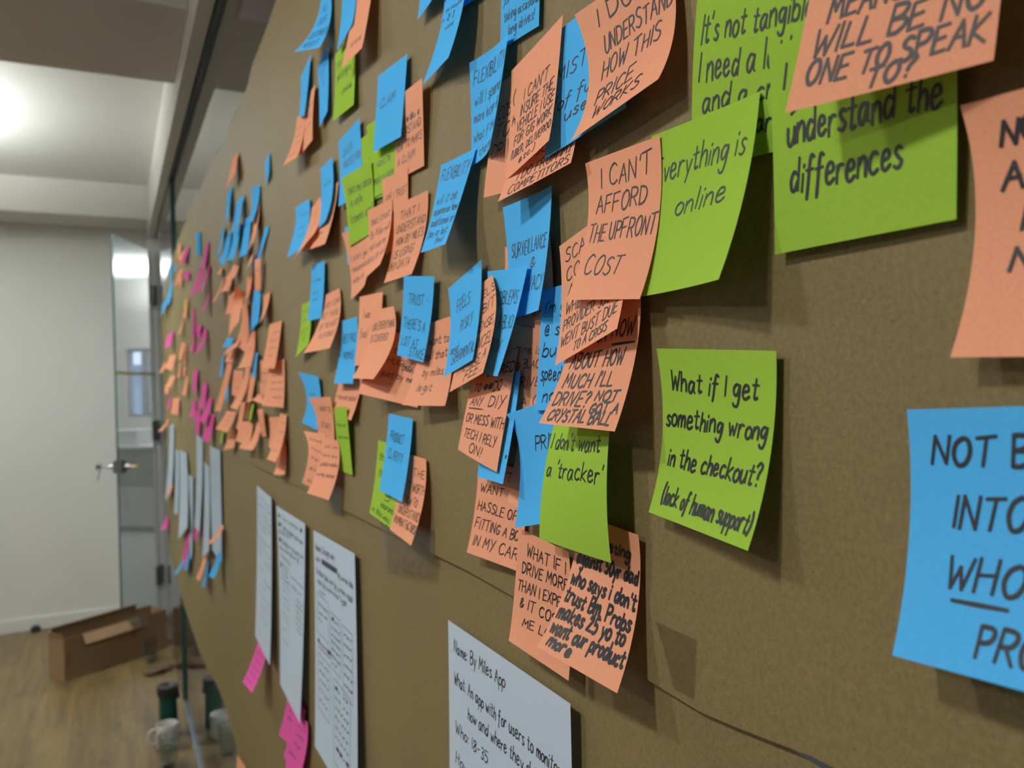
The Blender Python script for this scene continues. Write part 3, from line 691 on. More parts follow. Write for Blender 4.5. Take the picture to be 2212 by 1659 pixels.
# what is written on the notes: (text, start across, end across, baseline down, letter height) in parts of the note
TEXT = {
'F1': [("IF THIS",.25,.75,.46,.11),("MEANS THERE",.14,.97,.63,.11),("WILL BE NO",.08,.93,.77,.11),("ONE TO SPEAK",.08,.95,.90,.10),("TO?",.42,.64,.975,.08)],
'F2': [("I don't",.08,.6,.22,.12),(",",.14,.18,.32,.1),("understand the",.10,.93,.49,.15),("differences",.11,.74,.72,.15)],
'F3': [("It's not tangible",.07,1.,.37,.13),("I need a letter",.06,1.,.56,.14),("and a credit",.1,1.,.71,.11),("card.",.5,.78,.88,.11)],
'F4': [("Everything is",.03,.92,.30,.14),("online",.28,.8,.53,.12)],
'F5': [("I CAN'T",.2,.88,.21,.13),("AFFORD",.13,.82,.39,.12),("THE UPFRONT",.05,.97,.59,.12),("COST",.1,.62,.82,.13)],
'F6': [("SCARY",.08,.6,.17,.10),("COST",.08,.5,.33,.10),("A",.1,.2,.47,.1),("WHEN MY",.08,.66,.60,.09),("PROVIDER JUST",.06,.88,.73,.09),("WENT BUST DUE",.05,.93,.86,.09),("TO A CRISIS",.3,.82,.96,.075)],
'F7': [("I",.9,.95,.2,.12),("ON",.42,.55,.46,.09),("NOW",.63,.93,.44,.11),("_",.66,.96,.485,.02),("ABOUT HOW",.1,.85,.62,.10),("MUCH I'LL",.1,.78,.75,.09),("DRIVE?",.06,.54,.87,.09),("NOT",.62,.9,.835,.06),("GOT A",.6,.95,.91,.06),("CRYSTAL BALL",.08,.9,.975,.075)],
'F8': [("NOT SURE",.13,.8,.2,.1),("ACTUALLY",.12,.9,.38,.1),("PAY",.2,.5,.53,.1),("NOW",.17,.5,.69,.08)],
'F9': [("NOT BUYING",.11,.95,.22,.11),("INTO THE",.21,.85,.46,.12),("WHOLE",.20,.72,.69,.12),("_",.24,.5,.74,.02),("PRODUCT",.38,1.,.93,.12)],
'F10': [("What if I get",.1,.86,.24,.11),("something wrong",.04,.95,.45,.11),("in the checkout?",.09,.95,.69,.11),("(lack of human support)",.1,.96,.92,.11)],
'F11': [("I DON'T",.2,.95,.17,.12),("UNDERSTAND",.22,.97,.38,.13),("HOW THIS",.18,.85,.57,.13),("PRICE",.15,.6,.76,.12),("WORKS",.18,.72,.89,.10)],
'F12': [("MISTRUST",.1,1.,.45,.12),("(of future",.08,.95,.68,.1),("use)",.25,.6,.8,.09)],
'F13': [("(",.06,.1,.3,.1),("h",.06,.12,.48,.08),("I CAN'T",.3,.8,.34,.085),("INSURE THE",.24,.92,.46,.085),("VEHICLE I USE",.18,.96,.58,.085),("FOR GIG WORK",.14,.95,.70,.085),("(UBER, DELIVEROO",.1,.97,.82,.075),("etc.)",.3,.65,.93,.07)],
'F14': [("COST TOO",.1,.9,.36,.12),("TO A",.1,.7,.52,.12),("DRIVER",.08,.8,.68,.12)],
'F15': [("FLEXIBILITY",.08,.96,.22,.12),("will I spend",.1,.95,.42,.11),("more later &",.08,.95,.58,.10),("what if this",.08,.95,.77,.10),("change",.3,.95,.94,.10)],
'F16': [("FLEXIBILITY",.08,.93,.19,.12),("will it be",.1,.8,.44,.10),("expensive how",.1,.97,.56,.09),("additional dr",.1,.97,.69,.09),("(say or last",.1,.85,.83,.09),("few)",.5,.8,.93,.08)],
'F17': [("prefer",.1,.75,.42,.1),("taking occasional",.1,1.,.66,.14),("long drives!",.22,.88,.87,.14)],
'F18': [("~~~~~ ~~",.2,.9,.3,.08),("~~ ~~~~~",.15,.9,.43,.07),("2/ 3",.3,.6,.52,.06),("~~~~",.3,.7,.62,.06)],
'F18b': [("~~~~",.2,.8,.5,.1)], 'F19': [("~~~",.3,.8,.62,.09)],
'F20': [("CLAIM",.15,.68,.47,.12)],
'F21': [("~~#~~",.3,.9,.38,.1),("UNDERSTAND",.02,.92,.52,.09),("HOW TO MAKE",.05,.95,.67,.09),("A CLAIM",.1,.7,.84,.09)],
'F22': [("that",.25,.7,.25,.1),("I",.3,.36,.45,.1),("want to",.25,.8,.62,.1),("make a claim",.08,.92,.83,.11)],
'F23': [("that my data",.12,.95,.30,.12),("is safe",.15,.6,.48,.11),("(comms etc)",.12,.95,.72,.12)],
'F24': [("~",.3,.5,.4,.08),("~~",.3,.7,.7,.07)],
'F25': [("that I trust",.12,.9,.24,.1),("By Miles will",.1,.93,.42,.1),("not use my",.1,.9,.6,.1),("data for evil",.05,.97,.78,.1)],
'F26': [("I can get",.08,.9,.45,.09),("reasonable",.1,.92,.62,.09),("rates to",.1,.7,.79,.09)],
'F27': [("LIKE I TRUST",.1,.95,.34,.1),("BY MILES TO",.12,.92,.6,.1)],
'F28': [("THAT I",.2,.75,.22,.1),("UNDERSTAND",.08,.95,.38,.1),("HOW BY MILES",.12,.95,.54,.1),("IS USING",.12,.75,.71,.1),("MY DATA",.08,.75,.86,.1)],
'F29': [("DATA",.2,.62,.3,.11),("PROTECTION",.18,.95,.48,.10),("~",.75,.9,.85,.06)],
'F31': [("~~",.2,.6,.2,.09),("~~~~~",.3,.9,.33,.09),("~~~~",.3,.85,.6,.09),("~~~",.35,.8,.75,.08)],
'F32': [("~",.4,.7,.3,.1),("~~",.3,.7,.5,.08)], 'F33': [("~~~~",.2,.8,.35,.12)], 'F34': [("~",.75,.9,.3,.1),("~~",.6,.9,.5,.08),("~~~~",.1,.6,.78,.08)], 'F35': [("~~~~",.3,.8,.85,.08)],
'F36': [("ALL",.3,.7,.26,.12),("OUR",.22,.7,.47,.12),("CUSTOMERS",.1,.97,.72,.13),("NEED?",.15,.75,.92,.12)],
'F38': [("~~~",.3,.85,.85,.1)], 'F39': [("MY",.1,.35,.25,.08),("getting a",.12,.8,.43,.11),("value",.35,.85,.70,.09)],
'F40': [("~~~~",.2,.85,.22,.09),("~~",.25,.6,.3,.07),("~~",.35,.65,.44,.07)], 'F41': [("~~",.3,.6,.55,.1)],
'F42': [("~~~~",.2,.8,.3,.07),("~~~",.2,.8,.45,.07),("~~~~",.2,.8,.62,.07),("~~~~",.2,.8,.85,.07)], 'F43': [("~~~~",.4,.9,.3,.07),("~~~",.3,.8,.5,.07),("~~~~",.3,.8,.66,.07)],
'F44': [("~~~~",.2,.8,.32,.08),("~~~",.25,.65,.54,.08),("~~",.25,.6,.66,.08)], 'F45': [("~~~~",.2,.8,.2,.08),("~~",.2,.6,.38,.08),("~~~",.2,.8,.6,.08),("~~~",.3,.8,.76,.08)],
'F46': [("LIKE I CAN",.06,.93,.25,.09),("GET THESE",.1,.9,.43,.09),("OF THE MOST",.15,.95,.62,.09),("IN STORES",.3,.9,.78,.08)],
'F47': [("BEST PRICE",.15,.93,.36,.13),("PROMISE",.25,.85,.62,.12)],
'F48a': [("I want to",.2,.85,.32,.11),("feel",.12,.45,.6,.12)], 'F48b': [("LIKE EVERYTHING",.1,.95,.30,.10),("IS COVERED",.08,.75,.47,.10)],
'F49': [("TRUST -",.2,.85,.34,.13),("THERE'S A",.08,.85,.64,.12),("LOT AT",.1,.7,.86,.11),("STAKE",.45,.97,.97,.11)],
'F50': [("to be",.38,.85,.3,.09),("HUGE (",.3,.8,.46,.09),("CAUGHT OUT",.6,1.,.52,.08),("just by me",.25,.85,.66,.09)],
'F51': [("I want to",.2,.9,.26,.1),("feel that",.15,.85,.44,.1),("by miles is",.25,.95,.63,.1),("legit",.2,.58,.82,.1)],
'F52': [("FEELS",.4,1.,.2,.09),("A BIT",.4,.97,.37,.1),("EXPENSE,",.3,.97,.56,.09),("IF CANCEL",.2,.98,.73,.11),("THERE'S A",.1,.92,.87,.08),("FEE...",.4,.92,.965,.08)],
'F53': [("FEELS",.22,.65,.36,.13),("RISKY",.38,.78,.6,.12),("and",.12,.38,.79,.08),("EXPERIMENTAL",.22,.97,.91,.10)],
'F54': [("PROBLEMS",.05,.85,.33,.13),("W/ A BLACK",.05,.93,.57,.12),("BOX",.1,.55,.78,.12)],
'F55': [("SURVEILLANCE",.1,.93,.47,.12),("&",.55,.68,.6,.08),("PRIVACY",.3,.95,.80,.12)],
'F58': [("A when",.2,.95,.32,.1)], 'F59': [("mine is",.25,.9,.3,.1),("a BLACK",.3,.98,.47,.1),("DRIVE",.2,.9,.68,.11),("A (",.4,.8,.9,.1)],
'F57': [("I'm good",.1,.95,.24,.11),("@ self-",.1,.95,.43,.11),("but I",.08,.75,.61,.11),("speed even",.08,.98,.79,.11),("now",.15,.6,.94,.10)],
'F60': [("I'M SCARED",.12,.98,.19,.08),("TO",.12,.28,.34,.09),("##",.36,.56,.33,.07),("DO",.60,.77,.34,.09),("ANY",.1,.40,.48,.08),("_",.08,.42,.515,.02),("DIY",.55,.9,.49,.1),("OR MESS WITH",.06,.98,.67,.09),("TECH I RELY",.08,.88,.83,.09),("ON!",.28,.58,.955,.09)],
'F61': [("~",.9,.97,.78,.05)], 'F62': [("I DON'T",.1,.7,.16,.09),("WANT THE",.08,.97,.34,.09),("HASSLE OF",.06,.85,.53,.10),("FITTING A BOX",.06,.99,.72,.10),("IN MY CAR",.08,.95,.90,.11)],
'F63': [("H",.25,.55,.78,.12)], 'F65': [("PRIDE",.4,.98,.46,.13)], 'F66': [("I don't want",.05,.88,.24,.12),("a 'tracker'",.05,.93,.47,.13)],
'F67': [("WHAT IF I",.2,.92,.17,.09),("DRIVE MORE",.12,.95,.31,.09),("THAN I EXPECT",.05,1.,.46,.09),("& IT COSTS",.12,.95,.60,.09),("ME LOADS",.2,1.,.76,.08)],
'F68': [("competing",.2,.85,.2,.08),("against 50yr dad",.06,.97,.36,.10),("who says i don't",.05,.97,.51,.10),("trust Bm. Probs",.04,.95,.64,.10),("makes 25 yo to",.04,.92,.76,.10),("want our product",.04,.97,.87,.10),("more",.08,.38,.955,.08)],
'F70': [("~~",.3,.65,.42,.1)], 'F71': [("WANT TO",.35,.9,.27,.09),("START",.25,.8,.55,.09),("TRUST",.2,.7,.82,.09)],
'F72': [("~~~~",.15,.75,.22,.09),("~~~~",.15,.75,.42,.09),("~~~",.15,.7,.6,.09),("~~~~",.15,.8,.78,.09),("~~ ~~",.2,.8,.95,.08)],
'F73': [("~~ ~~",.15,.9,.2,.09),("~~~ ~~",.12,.9,.36,.09),("~~~~ ~~~~",.08,.95,.53,.09),("~~~~ ~~~~",.06,.9,.70,.09)],
'F74': [("~~~ ~~",.15,.85,.3,.1),("~~~ ~~~",.15,.95,.50,.09)], 'F75': [("~~~",.3,.8,.42,.09),("rewarded",.1,.9,.66,.11)],
'F76': [("that",.1,.6,.25,.11),("the",.15,.5,.46,.11),("g",.5,.75,.68,.1),("insurance",.4,.98,.83,.08),("in this way",.08,.8,.95,.08)],
'F77': [("PRODUCT",.15,.72,.33,.12),("CLARITY",.15,.75,.56,.12)],
'F78': [("THE",.55,.95,.27,.10),("IT WORTH",.4,1.,.46,.10),("HOW TO",.35,.8,.62,.09),("UNDERSTAND",.15,.98,.76,.09),("(PAYMENT FACTORS)",.08,.98,.89,.08)],
'F99': [("DISCOUNTS",.3,1.,.6,.12),("I DO FROM MY",.2,.97,.82,.12),("COMPETITORS",.12,.95,.97,.11)],
'G36': [("~~",.4,.8,.25,.09),("~~~",.3,.8,.42,.07),("~~~",.3,.8,.58,.07),("~~",.3,.7,.75,.08)], 'G37a': [("~~~",.2,.8,.4,.07),("~~",.2,.7,.65,.08)],
'G37b': [("~~~~",.2,.85,.35,.07),("~~~~",.25,.9,.5,.07),("~~~~",.25,.9,.65,.07),("~~~",.4,.85,.82,.07)], 'G42': [("~~",.4,.8,.2,.07),("~~~",.3,.8,.4,.07),("~~",.3,.7,.6,.07),("~~",.2,.6,.8,.07)],
'G32': [("~~~",.3,.8,.25,.1),("~~~",.3,.8,.5,.1),("~~",.3,.7,.75,.1)], 'G44': [("~~~",.2,.8,.4,.1),("~~~",.2,.8,.7,.1)], 'G16': [("~~",.3,.7,.4,.1)], 'G17': [("~~",.3,.7,.5,.1)],
'G13': [("~~",.4,.8,.45,.12)], 'G5': [("~~",.3,.7,.3,.1)], 'G30': [("~~~",.2,.8,.4,.1),("~~~",.2,.8,.7,.1)], 'G45': [("~~~",.2,.8,.4,.1)], 'G29': [("~~",.3,.7,.5,.1)],
'L8': [("~~",.3,.7,.35,.08),("~~",.3,.7,.5,.08),("~~",.3,.7,.66,.08)], 'L6': [("~~",.3,.7,.4,.08),("~~",.3,.7,.6,.08),("~~",.3,.7,.8,.08)],
'P1': [("~~~~",.2,.85,.3,.09),("~~~~",.18,.85,.45,.09),("~~~~",.15,.85,.6,.09),("~~~~",.15,.85,.75,.09),("~~~",.15,.7,.9,.08)],
'P2': [("~~~",.2,.6,.4,.1),("~~~~",.2,.8,.55,.1)], 'P3': [("~~~",.4,.9,.3,.09),("~~~",.3,.85,.48,.09),("~~",.3,.7,.65,.09),("~~~",.2,.6,.85,.08)], 'P4': [("~~",.2,.5,.3,.1)],
'S1': [("Name: By Miles App",.06,.54,.078,.034),("What: An app with for users to monitor",.06,.93,.166,.034),("how and where they drive.",.2,.82,.232,.034),("Who: 18-35",.07,.38,.300,.032),("How:",.07,.2,.385,.034)],
'S2': [("Name: Design only",.05,.55,.085,.03),("~~~: #########",.05,.6,.135,.03),("My ~~~~ line",.62,.95,.145,.03),("to show the ~~~ by, a ~~~ read",.06,.93,.19,.03),("~~~ by ~~~~~~ type",.08,.8,.235,.03),("~~~",.12,.3,.27,.02),
  ("R",.06,.38,.28,.46),("R",.42,.66,.31,.55),("R",.70,.92,.32,.60),("~~ ~~~~",.10,.36,.33,.02),("~~~ ~~",.10,.34,.37,.02),("~~",.10,.2,.40,.02),
  ("#~~",.45,.62,.345,.02),("~~~~",.45,.64,.38,.02),("~~~~",.45,.64,.41,.02),("~~~~",.45,.64,.44,.02),("~~~~",.45,.64,.47,.02),("~~~~",.45,.64,.50,.02),("~~",.45,.56,.53,.02),
  ("~~~",.73,.9,.36,.02),("~~~~",.73,.9,.40,.02),("~~~",.73,.9,.44,.02),("~~~~",.73,.9,.48,.02),("~~~",.73,.9,.52,.02),("~~~~",.73,.9,.56,.02),
  ("#~~~~##",.08,.42,.505,.022),("_",.08,.42,.52,.01),("R",.08,.40,.55,.80),("~~ ~~",.12,.36,.59,.02),("~~~~",.12,.36,.63,.02),("~~~~",.12,.36,.67,.02),("~~~~",.12,.36,.71,.02),("~~~",.12,.34,.76,.02),
  ("R",.48,.86,.58,.93),("#~ ~~",.52,.82,.62,.02),("~~ ~~",.52,.82,.66,.02),("~~~~~",.52,.82,.70,.02),("~~ ~~~",.52,.82,.74,.02),("~~~~",.52,.82,.78,.02),("~~~~~",.52,.82,.82,.02),("##~#",.54,.82,.87,.025)],
'S3': [("#~: ~~~ ~~~~~ #",.06,.9,.06,.03),("##: Time to make your own",.06,.93,.11,.03),("be on ~~~",.06,.5,.145,.03),("##: to help ~~ to save ~~~",.06,.95,.195,.03),("~~~~~~ ~~ the ~~ of",.06,.8,.235,.03),("~~~~~~~",.06,.5,.275,.03),
  ("_",.05,.42,.305,.01),("_",.5,.95,.33,.01),("# ~ ~~~",.08,.4,.335,.025),("~ ~~ ~~",.08,.4,.365,.025),("~~ ~~~~",.08,.45,.395,.025),("~~~ ~~",.55,.9,.385,.022),("R",.15,.45,.41,.53),("~~",.2,.35,.45,.02),("~~~",.2,.38,.49,.02),
  ("~~~",.72,.95,.43,.02),("~~~~",.72,.95,.46,.02),("~~~",.72,.95,.49,.02),("~~~~",.72,.95,.52,.02),("~~~",.72,.95,.55,.02),("~~~",.72,.95,.58,.02),("R",.12,.42,.57,.72),("~~",.2,.36,.61,.02),("~",.2,.3,.66,.02)],
'S4': [("~~~~ ~~~",.1,.9,.07,.026),("~~~~~ ~~ ~~~",.1,.95,.12,.026),("~~ ~~~~~",.1,.8,.16,.026),("~~~ ~~~~ ~~",.1,.95,.20,.026),("~~~~ ~~~ ~~~",.1,.95,.235,.026),("~~~~~",.1,.7,.27,.026),("_",.05,.95,.31,.01),("~~~~",.1,.5,.35,.026),("~~~ ~~~",.5,.95,.38,.024),("~~~",.1,.4,.39,.026),("~~~~",.1,.45,.43,.026),("~~~",.55,.95,.45,.024),("~~",.2,.5,.52,.026),("_",.5,.95,.56,.01),("~~~",.3,.7,.62,.026),("~~~~",.35,.85,.68,.026),("~~~~",.35,.85,.74,.026),("~~~",.4,.8,.80,.026)],
'W7': [("~~~~~",.2,.85,.13,.02),("~~~~ ~~~",.15,.9,.17,.02),("~~~~~ ~~",.2,.9,.21,.02),("~~~~",.2,.7,.25,.02),("~~~~ ~~~~",.2,.95,.33,.02),("~~~~~ ~~~",.2,.95,.37,.02),("~~~~",.2,.8,.41,.02),("~~~~~ ~~~",.2,.95,.45,.02),("~~~",.2,.6,.49,.02)],
'W3': [("~~~~",.5,.9,.08,.02),("~~~~",.5,.9,.13,.02),("~~~~",.5,.9,.18,.02),("~~",.5,.9,.3,.02),("~~",.5,.9,.4,.02),("~~",.5,.9,.55,.02)],
}
LABELS = {
'F1': "coral sticky note asking WILL BE NO ONE TO SPEAK TO, top right corner",
'F2': "green sticky note reading understand the differences, partly under the coral SPEAK TO note",
'F3': "green sticky note reading It's not tangible, I need a letter",
'F4': "green sticky note reading Everything is online, right edge lifted off the board",
'F5': "coral sticky note reading I CAN'T AFFORD THE UPFRONT COST",
'F6': "coral sticky note reading PROVIDER JUST WENT BUST, half under the UPFRONT COST note",
'F7': "coral sticky note about how much I'll drive, with CRYSTAL BALL on its last line",
'F8': "coral sticky note cut off by the right edge of the photo",
'F9': "large looking blue sticky note starting NOT, cut off at the lower right",
'F10': "green sticky note asking What if I get something wrong in the checkout",
'F11': "coral sticky note reading UNDERSTAND HOW THIS PRICE WORKS",
'F12': "blue sticky note starting MISTRUST, wedged behind the coral PRICE WORKS note",
'F13': "coral sticky note reading I CAN'T INSURE THE VEHICLE I USE FOR GIG WORK",
'F14': "coral sticky note with COST, TO A and DRIVER, behind the GIG WORK note",
'F15': "blue sticky note headed FLEXIBILITY asking will I spend more later",
'F16': "blue sticky note headed FLEXIBILITY asking will it be expensive, bottom curling out",
'F17': "blue sticky note ending in long drives, at the top edge of the photo",
'F18': "long hanging blue sticky note at the top, its lower left corner pointing down",
'F18b': "blue sticky note mostly hidden behind the long hanging blue one at the top",
'F19': "blue sticky note tip at the top edge, left of the long hanging blue note",
'F20': "blue sticky note with the single word CLAIM, overlapping a green and a coral note",
'F21': "coral sticky note reading UNDERSTAND HOW TO MAKE A CLAIM, first word struck out",
'F22': "green sticky note reading want to make a claim, below the blue CLAIM note",
'F23': "green sticky note reading that my data is safe",
'F24': "narrow visible green sticky note between the blue DATA note and the make a claim note",
'F25': "coral sticky note starting that I trust and ending data for evil",
'F26': "coral sticky note reading reasonable, behind and below the data for evil note",
'F26b': "blue sticky note sliver showing under the bottom left of the data is safe note",
'F27': "coral sticky note starting LIKE I TRUST, under the UNDERSTAND HOW TO MAKE A CLAIM note",
'F28': "coral sticky note ending IS USING MY DATA",
'F29': "blue sticky note reading DATA PROTECTION, behind the green data is safe note",
'F31': "blue sticky note with four blurred lines, leftmost of the cluster left of data is safe",
'F32': "narrow curling coral sticky note right of the leftmost four line blue note",
'F33': "blue sticky note with one blurred word, over coral notes left of DATA PROTECTION",
'F34': "coral sticky note under the one word blue note, left of the data is safe note",
'F35': "shadowed coral sticky note at the back, behind two curling coral notes",
'F36': "blue sticky note ending CUSTOMERS NEED, at the top left of the board",
'F37': "blank looking blue sticky note at the top edge, over a coral note",
'F38': "coral sticky note at the top edge, shadowed by the blue note on it",
'F39': "green sticky note below the coral note at the top, with the word value",
'F40': "slim blue sticky note between CUSTOMERS NEED and the green value note",
'F41': "small narrow blue sticky note tip hanging over a coral pair, below CUSTOMERS NEED",
'F42': "left coral sticky note of the overlapping pair below CUSTOMERS NEED",
'F43': "right coral sticky note of the overlapping pair below CUSTOMERS NEED",
'F44': "narrow blue sticky note with three blurred words, over a green and a coral note",
'F45': "green sticky note sliver with blurred writing left of the LIKE I CAN coral note",
'F46': "coral sticky note starting LIKE I CAN, its bottom lifted off the board",
'F47': "blue sticky note reading BEST PRICE PROMISE",
'F48a': "coral sticky note reading I want to feel, top corner curled",
'F48b': "coral sticky note reading LIKE EVERYTHING IS COVERED",
'F49': "blue sticky note reading TRUST, THERE'S A LOT AT STAKE",
'F50': "coral sticky note with CAUGHT OUT, in shadow behind the EVERYTHING IS COVERED note",
'F51': "coral sticky note ending in legit, between the LOT AT STAKE and FEELS RISKY notes",
'F52': "coral sticky note ending THERE'S A FEE, behind the FEELS RISKY note",
'F53': "blue sticky note reading FEELS RISKY and EXPERIMENTAL",
'F54': "blue sticky note reading PROBLEMS and BLACK BOX, curling to the lower left",
'F55': "blue sticky note reading SURVEILLANCE and PRIVACY",
'F56': "dark shadowed coral sticky note mostly hidden behind the SURVEILLANCE note",
'F57': "blue sticky note starting I'm good, behind the PROVIDER JUST WENT BUST note",
'F58': "coral sticky note with one visible line, just below the SURVEILLANCE note",
'F59': "shadowed coral sticky note with BLACK and DRIVE, left of the I'm good note",
'F60': "coral sticky note ending MESS WITH TECH I RELY ON",
'F61': "blue sticky note mostly hidden behind the TECH I RELY ON note",
'F62': "coral sticky note reading WANT THE HASSLE OF FITTING A BOX IN MY CAR",
'F63': "coral sticky note sliver with a letter H, left of the PRIDE note",
'F65': "blue sticky note with the single word PRIDE",
'F66': "green sticky note reading I don't want a tracker",
'F67': "coral sticky note reading WHAT IF I DRIVE MORE THAN I EXPECT",
'F68': "coral sticky note in thick pen ending want our product more",
'F70': "blue sticky note with curled top left corner, over the left rim of a coral trio",
'F71': "coral sticky note reading WANT TO START TRUST, beside the curled blue note",
'F72': "coral sticky note with five blurred lines, back one of the low coral pair",
'F73': "coral sticky note with four blurred lines, front one of the low coral pair",
'F74': "green sticky note below the word rewarded, lower half blank",
'F75': "coral sticky note with the word rewarded, under the BEST PRICE PROMISE note",
'F76': "green sticky note ending insurance in this way, left of the PRODUCT CLARITY note",
'F77': "blue sticky note reading PRODUCT CLARITY",
'F78': "coral sticky note ending UNDERSTAND and PAYMENT FACTORS, right of the PRODUCT CLARITY note",
'F99': "coral sticky note ending I DO FROM MY COMPETITORS, under the GIG WORK note",
'P1': "magenta sticky note hanging below the leftmost of the tall white sketch sheets",
'P2': "magenta sticky note at the back, below the middle tall white sketch sheet",
'P3': "magenta sticky note at the front, below the tip of the middle white sketch sheet",
'P4': "lowest magenta sticky note, at the bottom edge below the other magenta pair",
'P5': "coral sticky note tip at the bottom edge of the brown paper, left of the sheets",
'S1': "white paper sheet headed Name, describing an app for users to monitor",
'S2': "tall white sketch sheet with boxed columns of notes, rightmost of the three narrow ones",
'S3': "tall white sketch sheet in the middle of the three narrow ones, lower part blank",
'S4': "narrow white sketch sheet, leftmost of the three, a magenta note below it",
'W1': "white paper sheet farthest along the board, next to the glass door",
'W2': "thin looking white paper sheet, second from the far end of the board",
'W3': "white paper sheet with dark line endings, third from the far end of the board",
'W4': "short white paper sheet, fourth from the far end of the board",
'W5': "white paper sheet hanging high just below the far magenta column",
'W6': "slim white paper sheet directly left of the widest far white sheet",
'W7': "widest looking of the far white sheets, grey lines on its upper half",
'L1': "magenta sticky note, longest one hanging below the far white sheets",
'L2': "blue sticky note farthest left below the far white sheets",
'L3': "blue sticky note half behind the longest magenta one below the far sheets",
'L4': "magenta sticky note sliver at the foot of the high hanging far sheet",
'L5': "slanted coral sticky note across the lower part of the widest far sheet",
'L6': "coral sticky note with blurred writing hanging lowest below the far white sheets",
'L7': "thin blue sticky note hanging behind the lowest coral one below the far sheets",
'L8': "blue sticky note with dark writing at the foot of the widest far sheet",
}
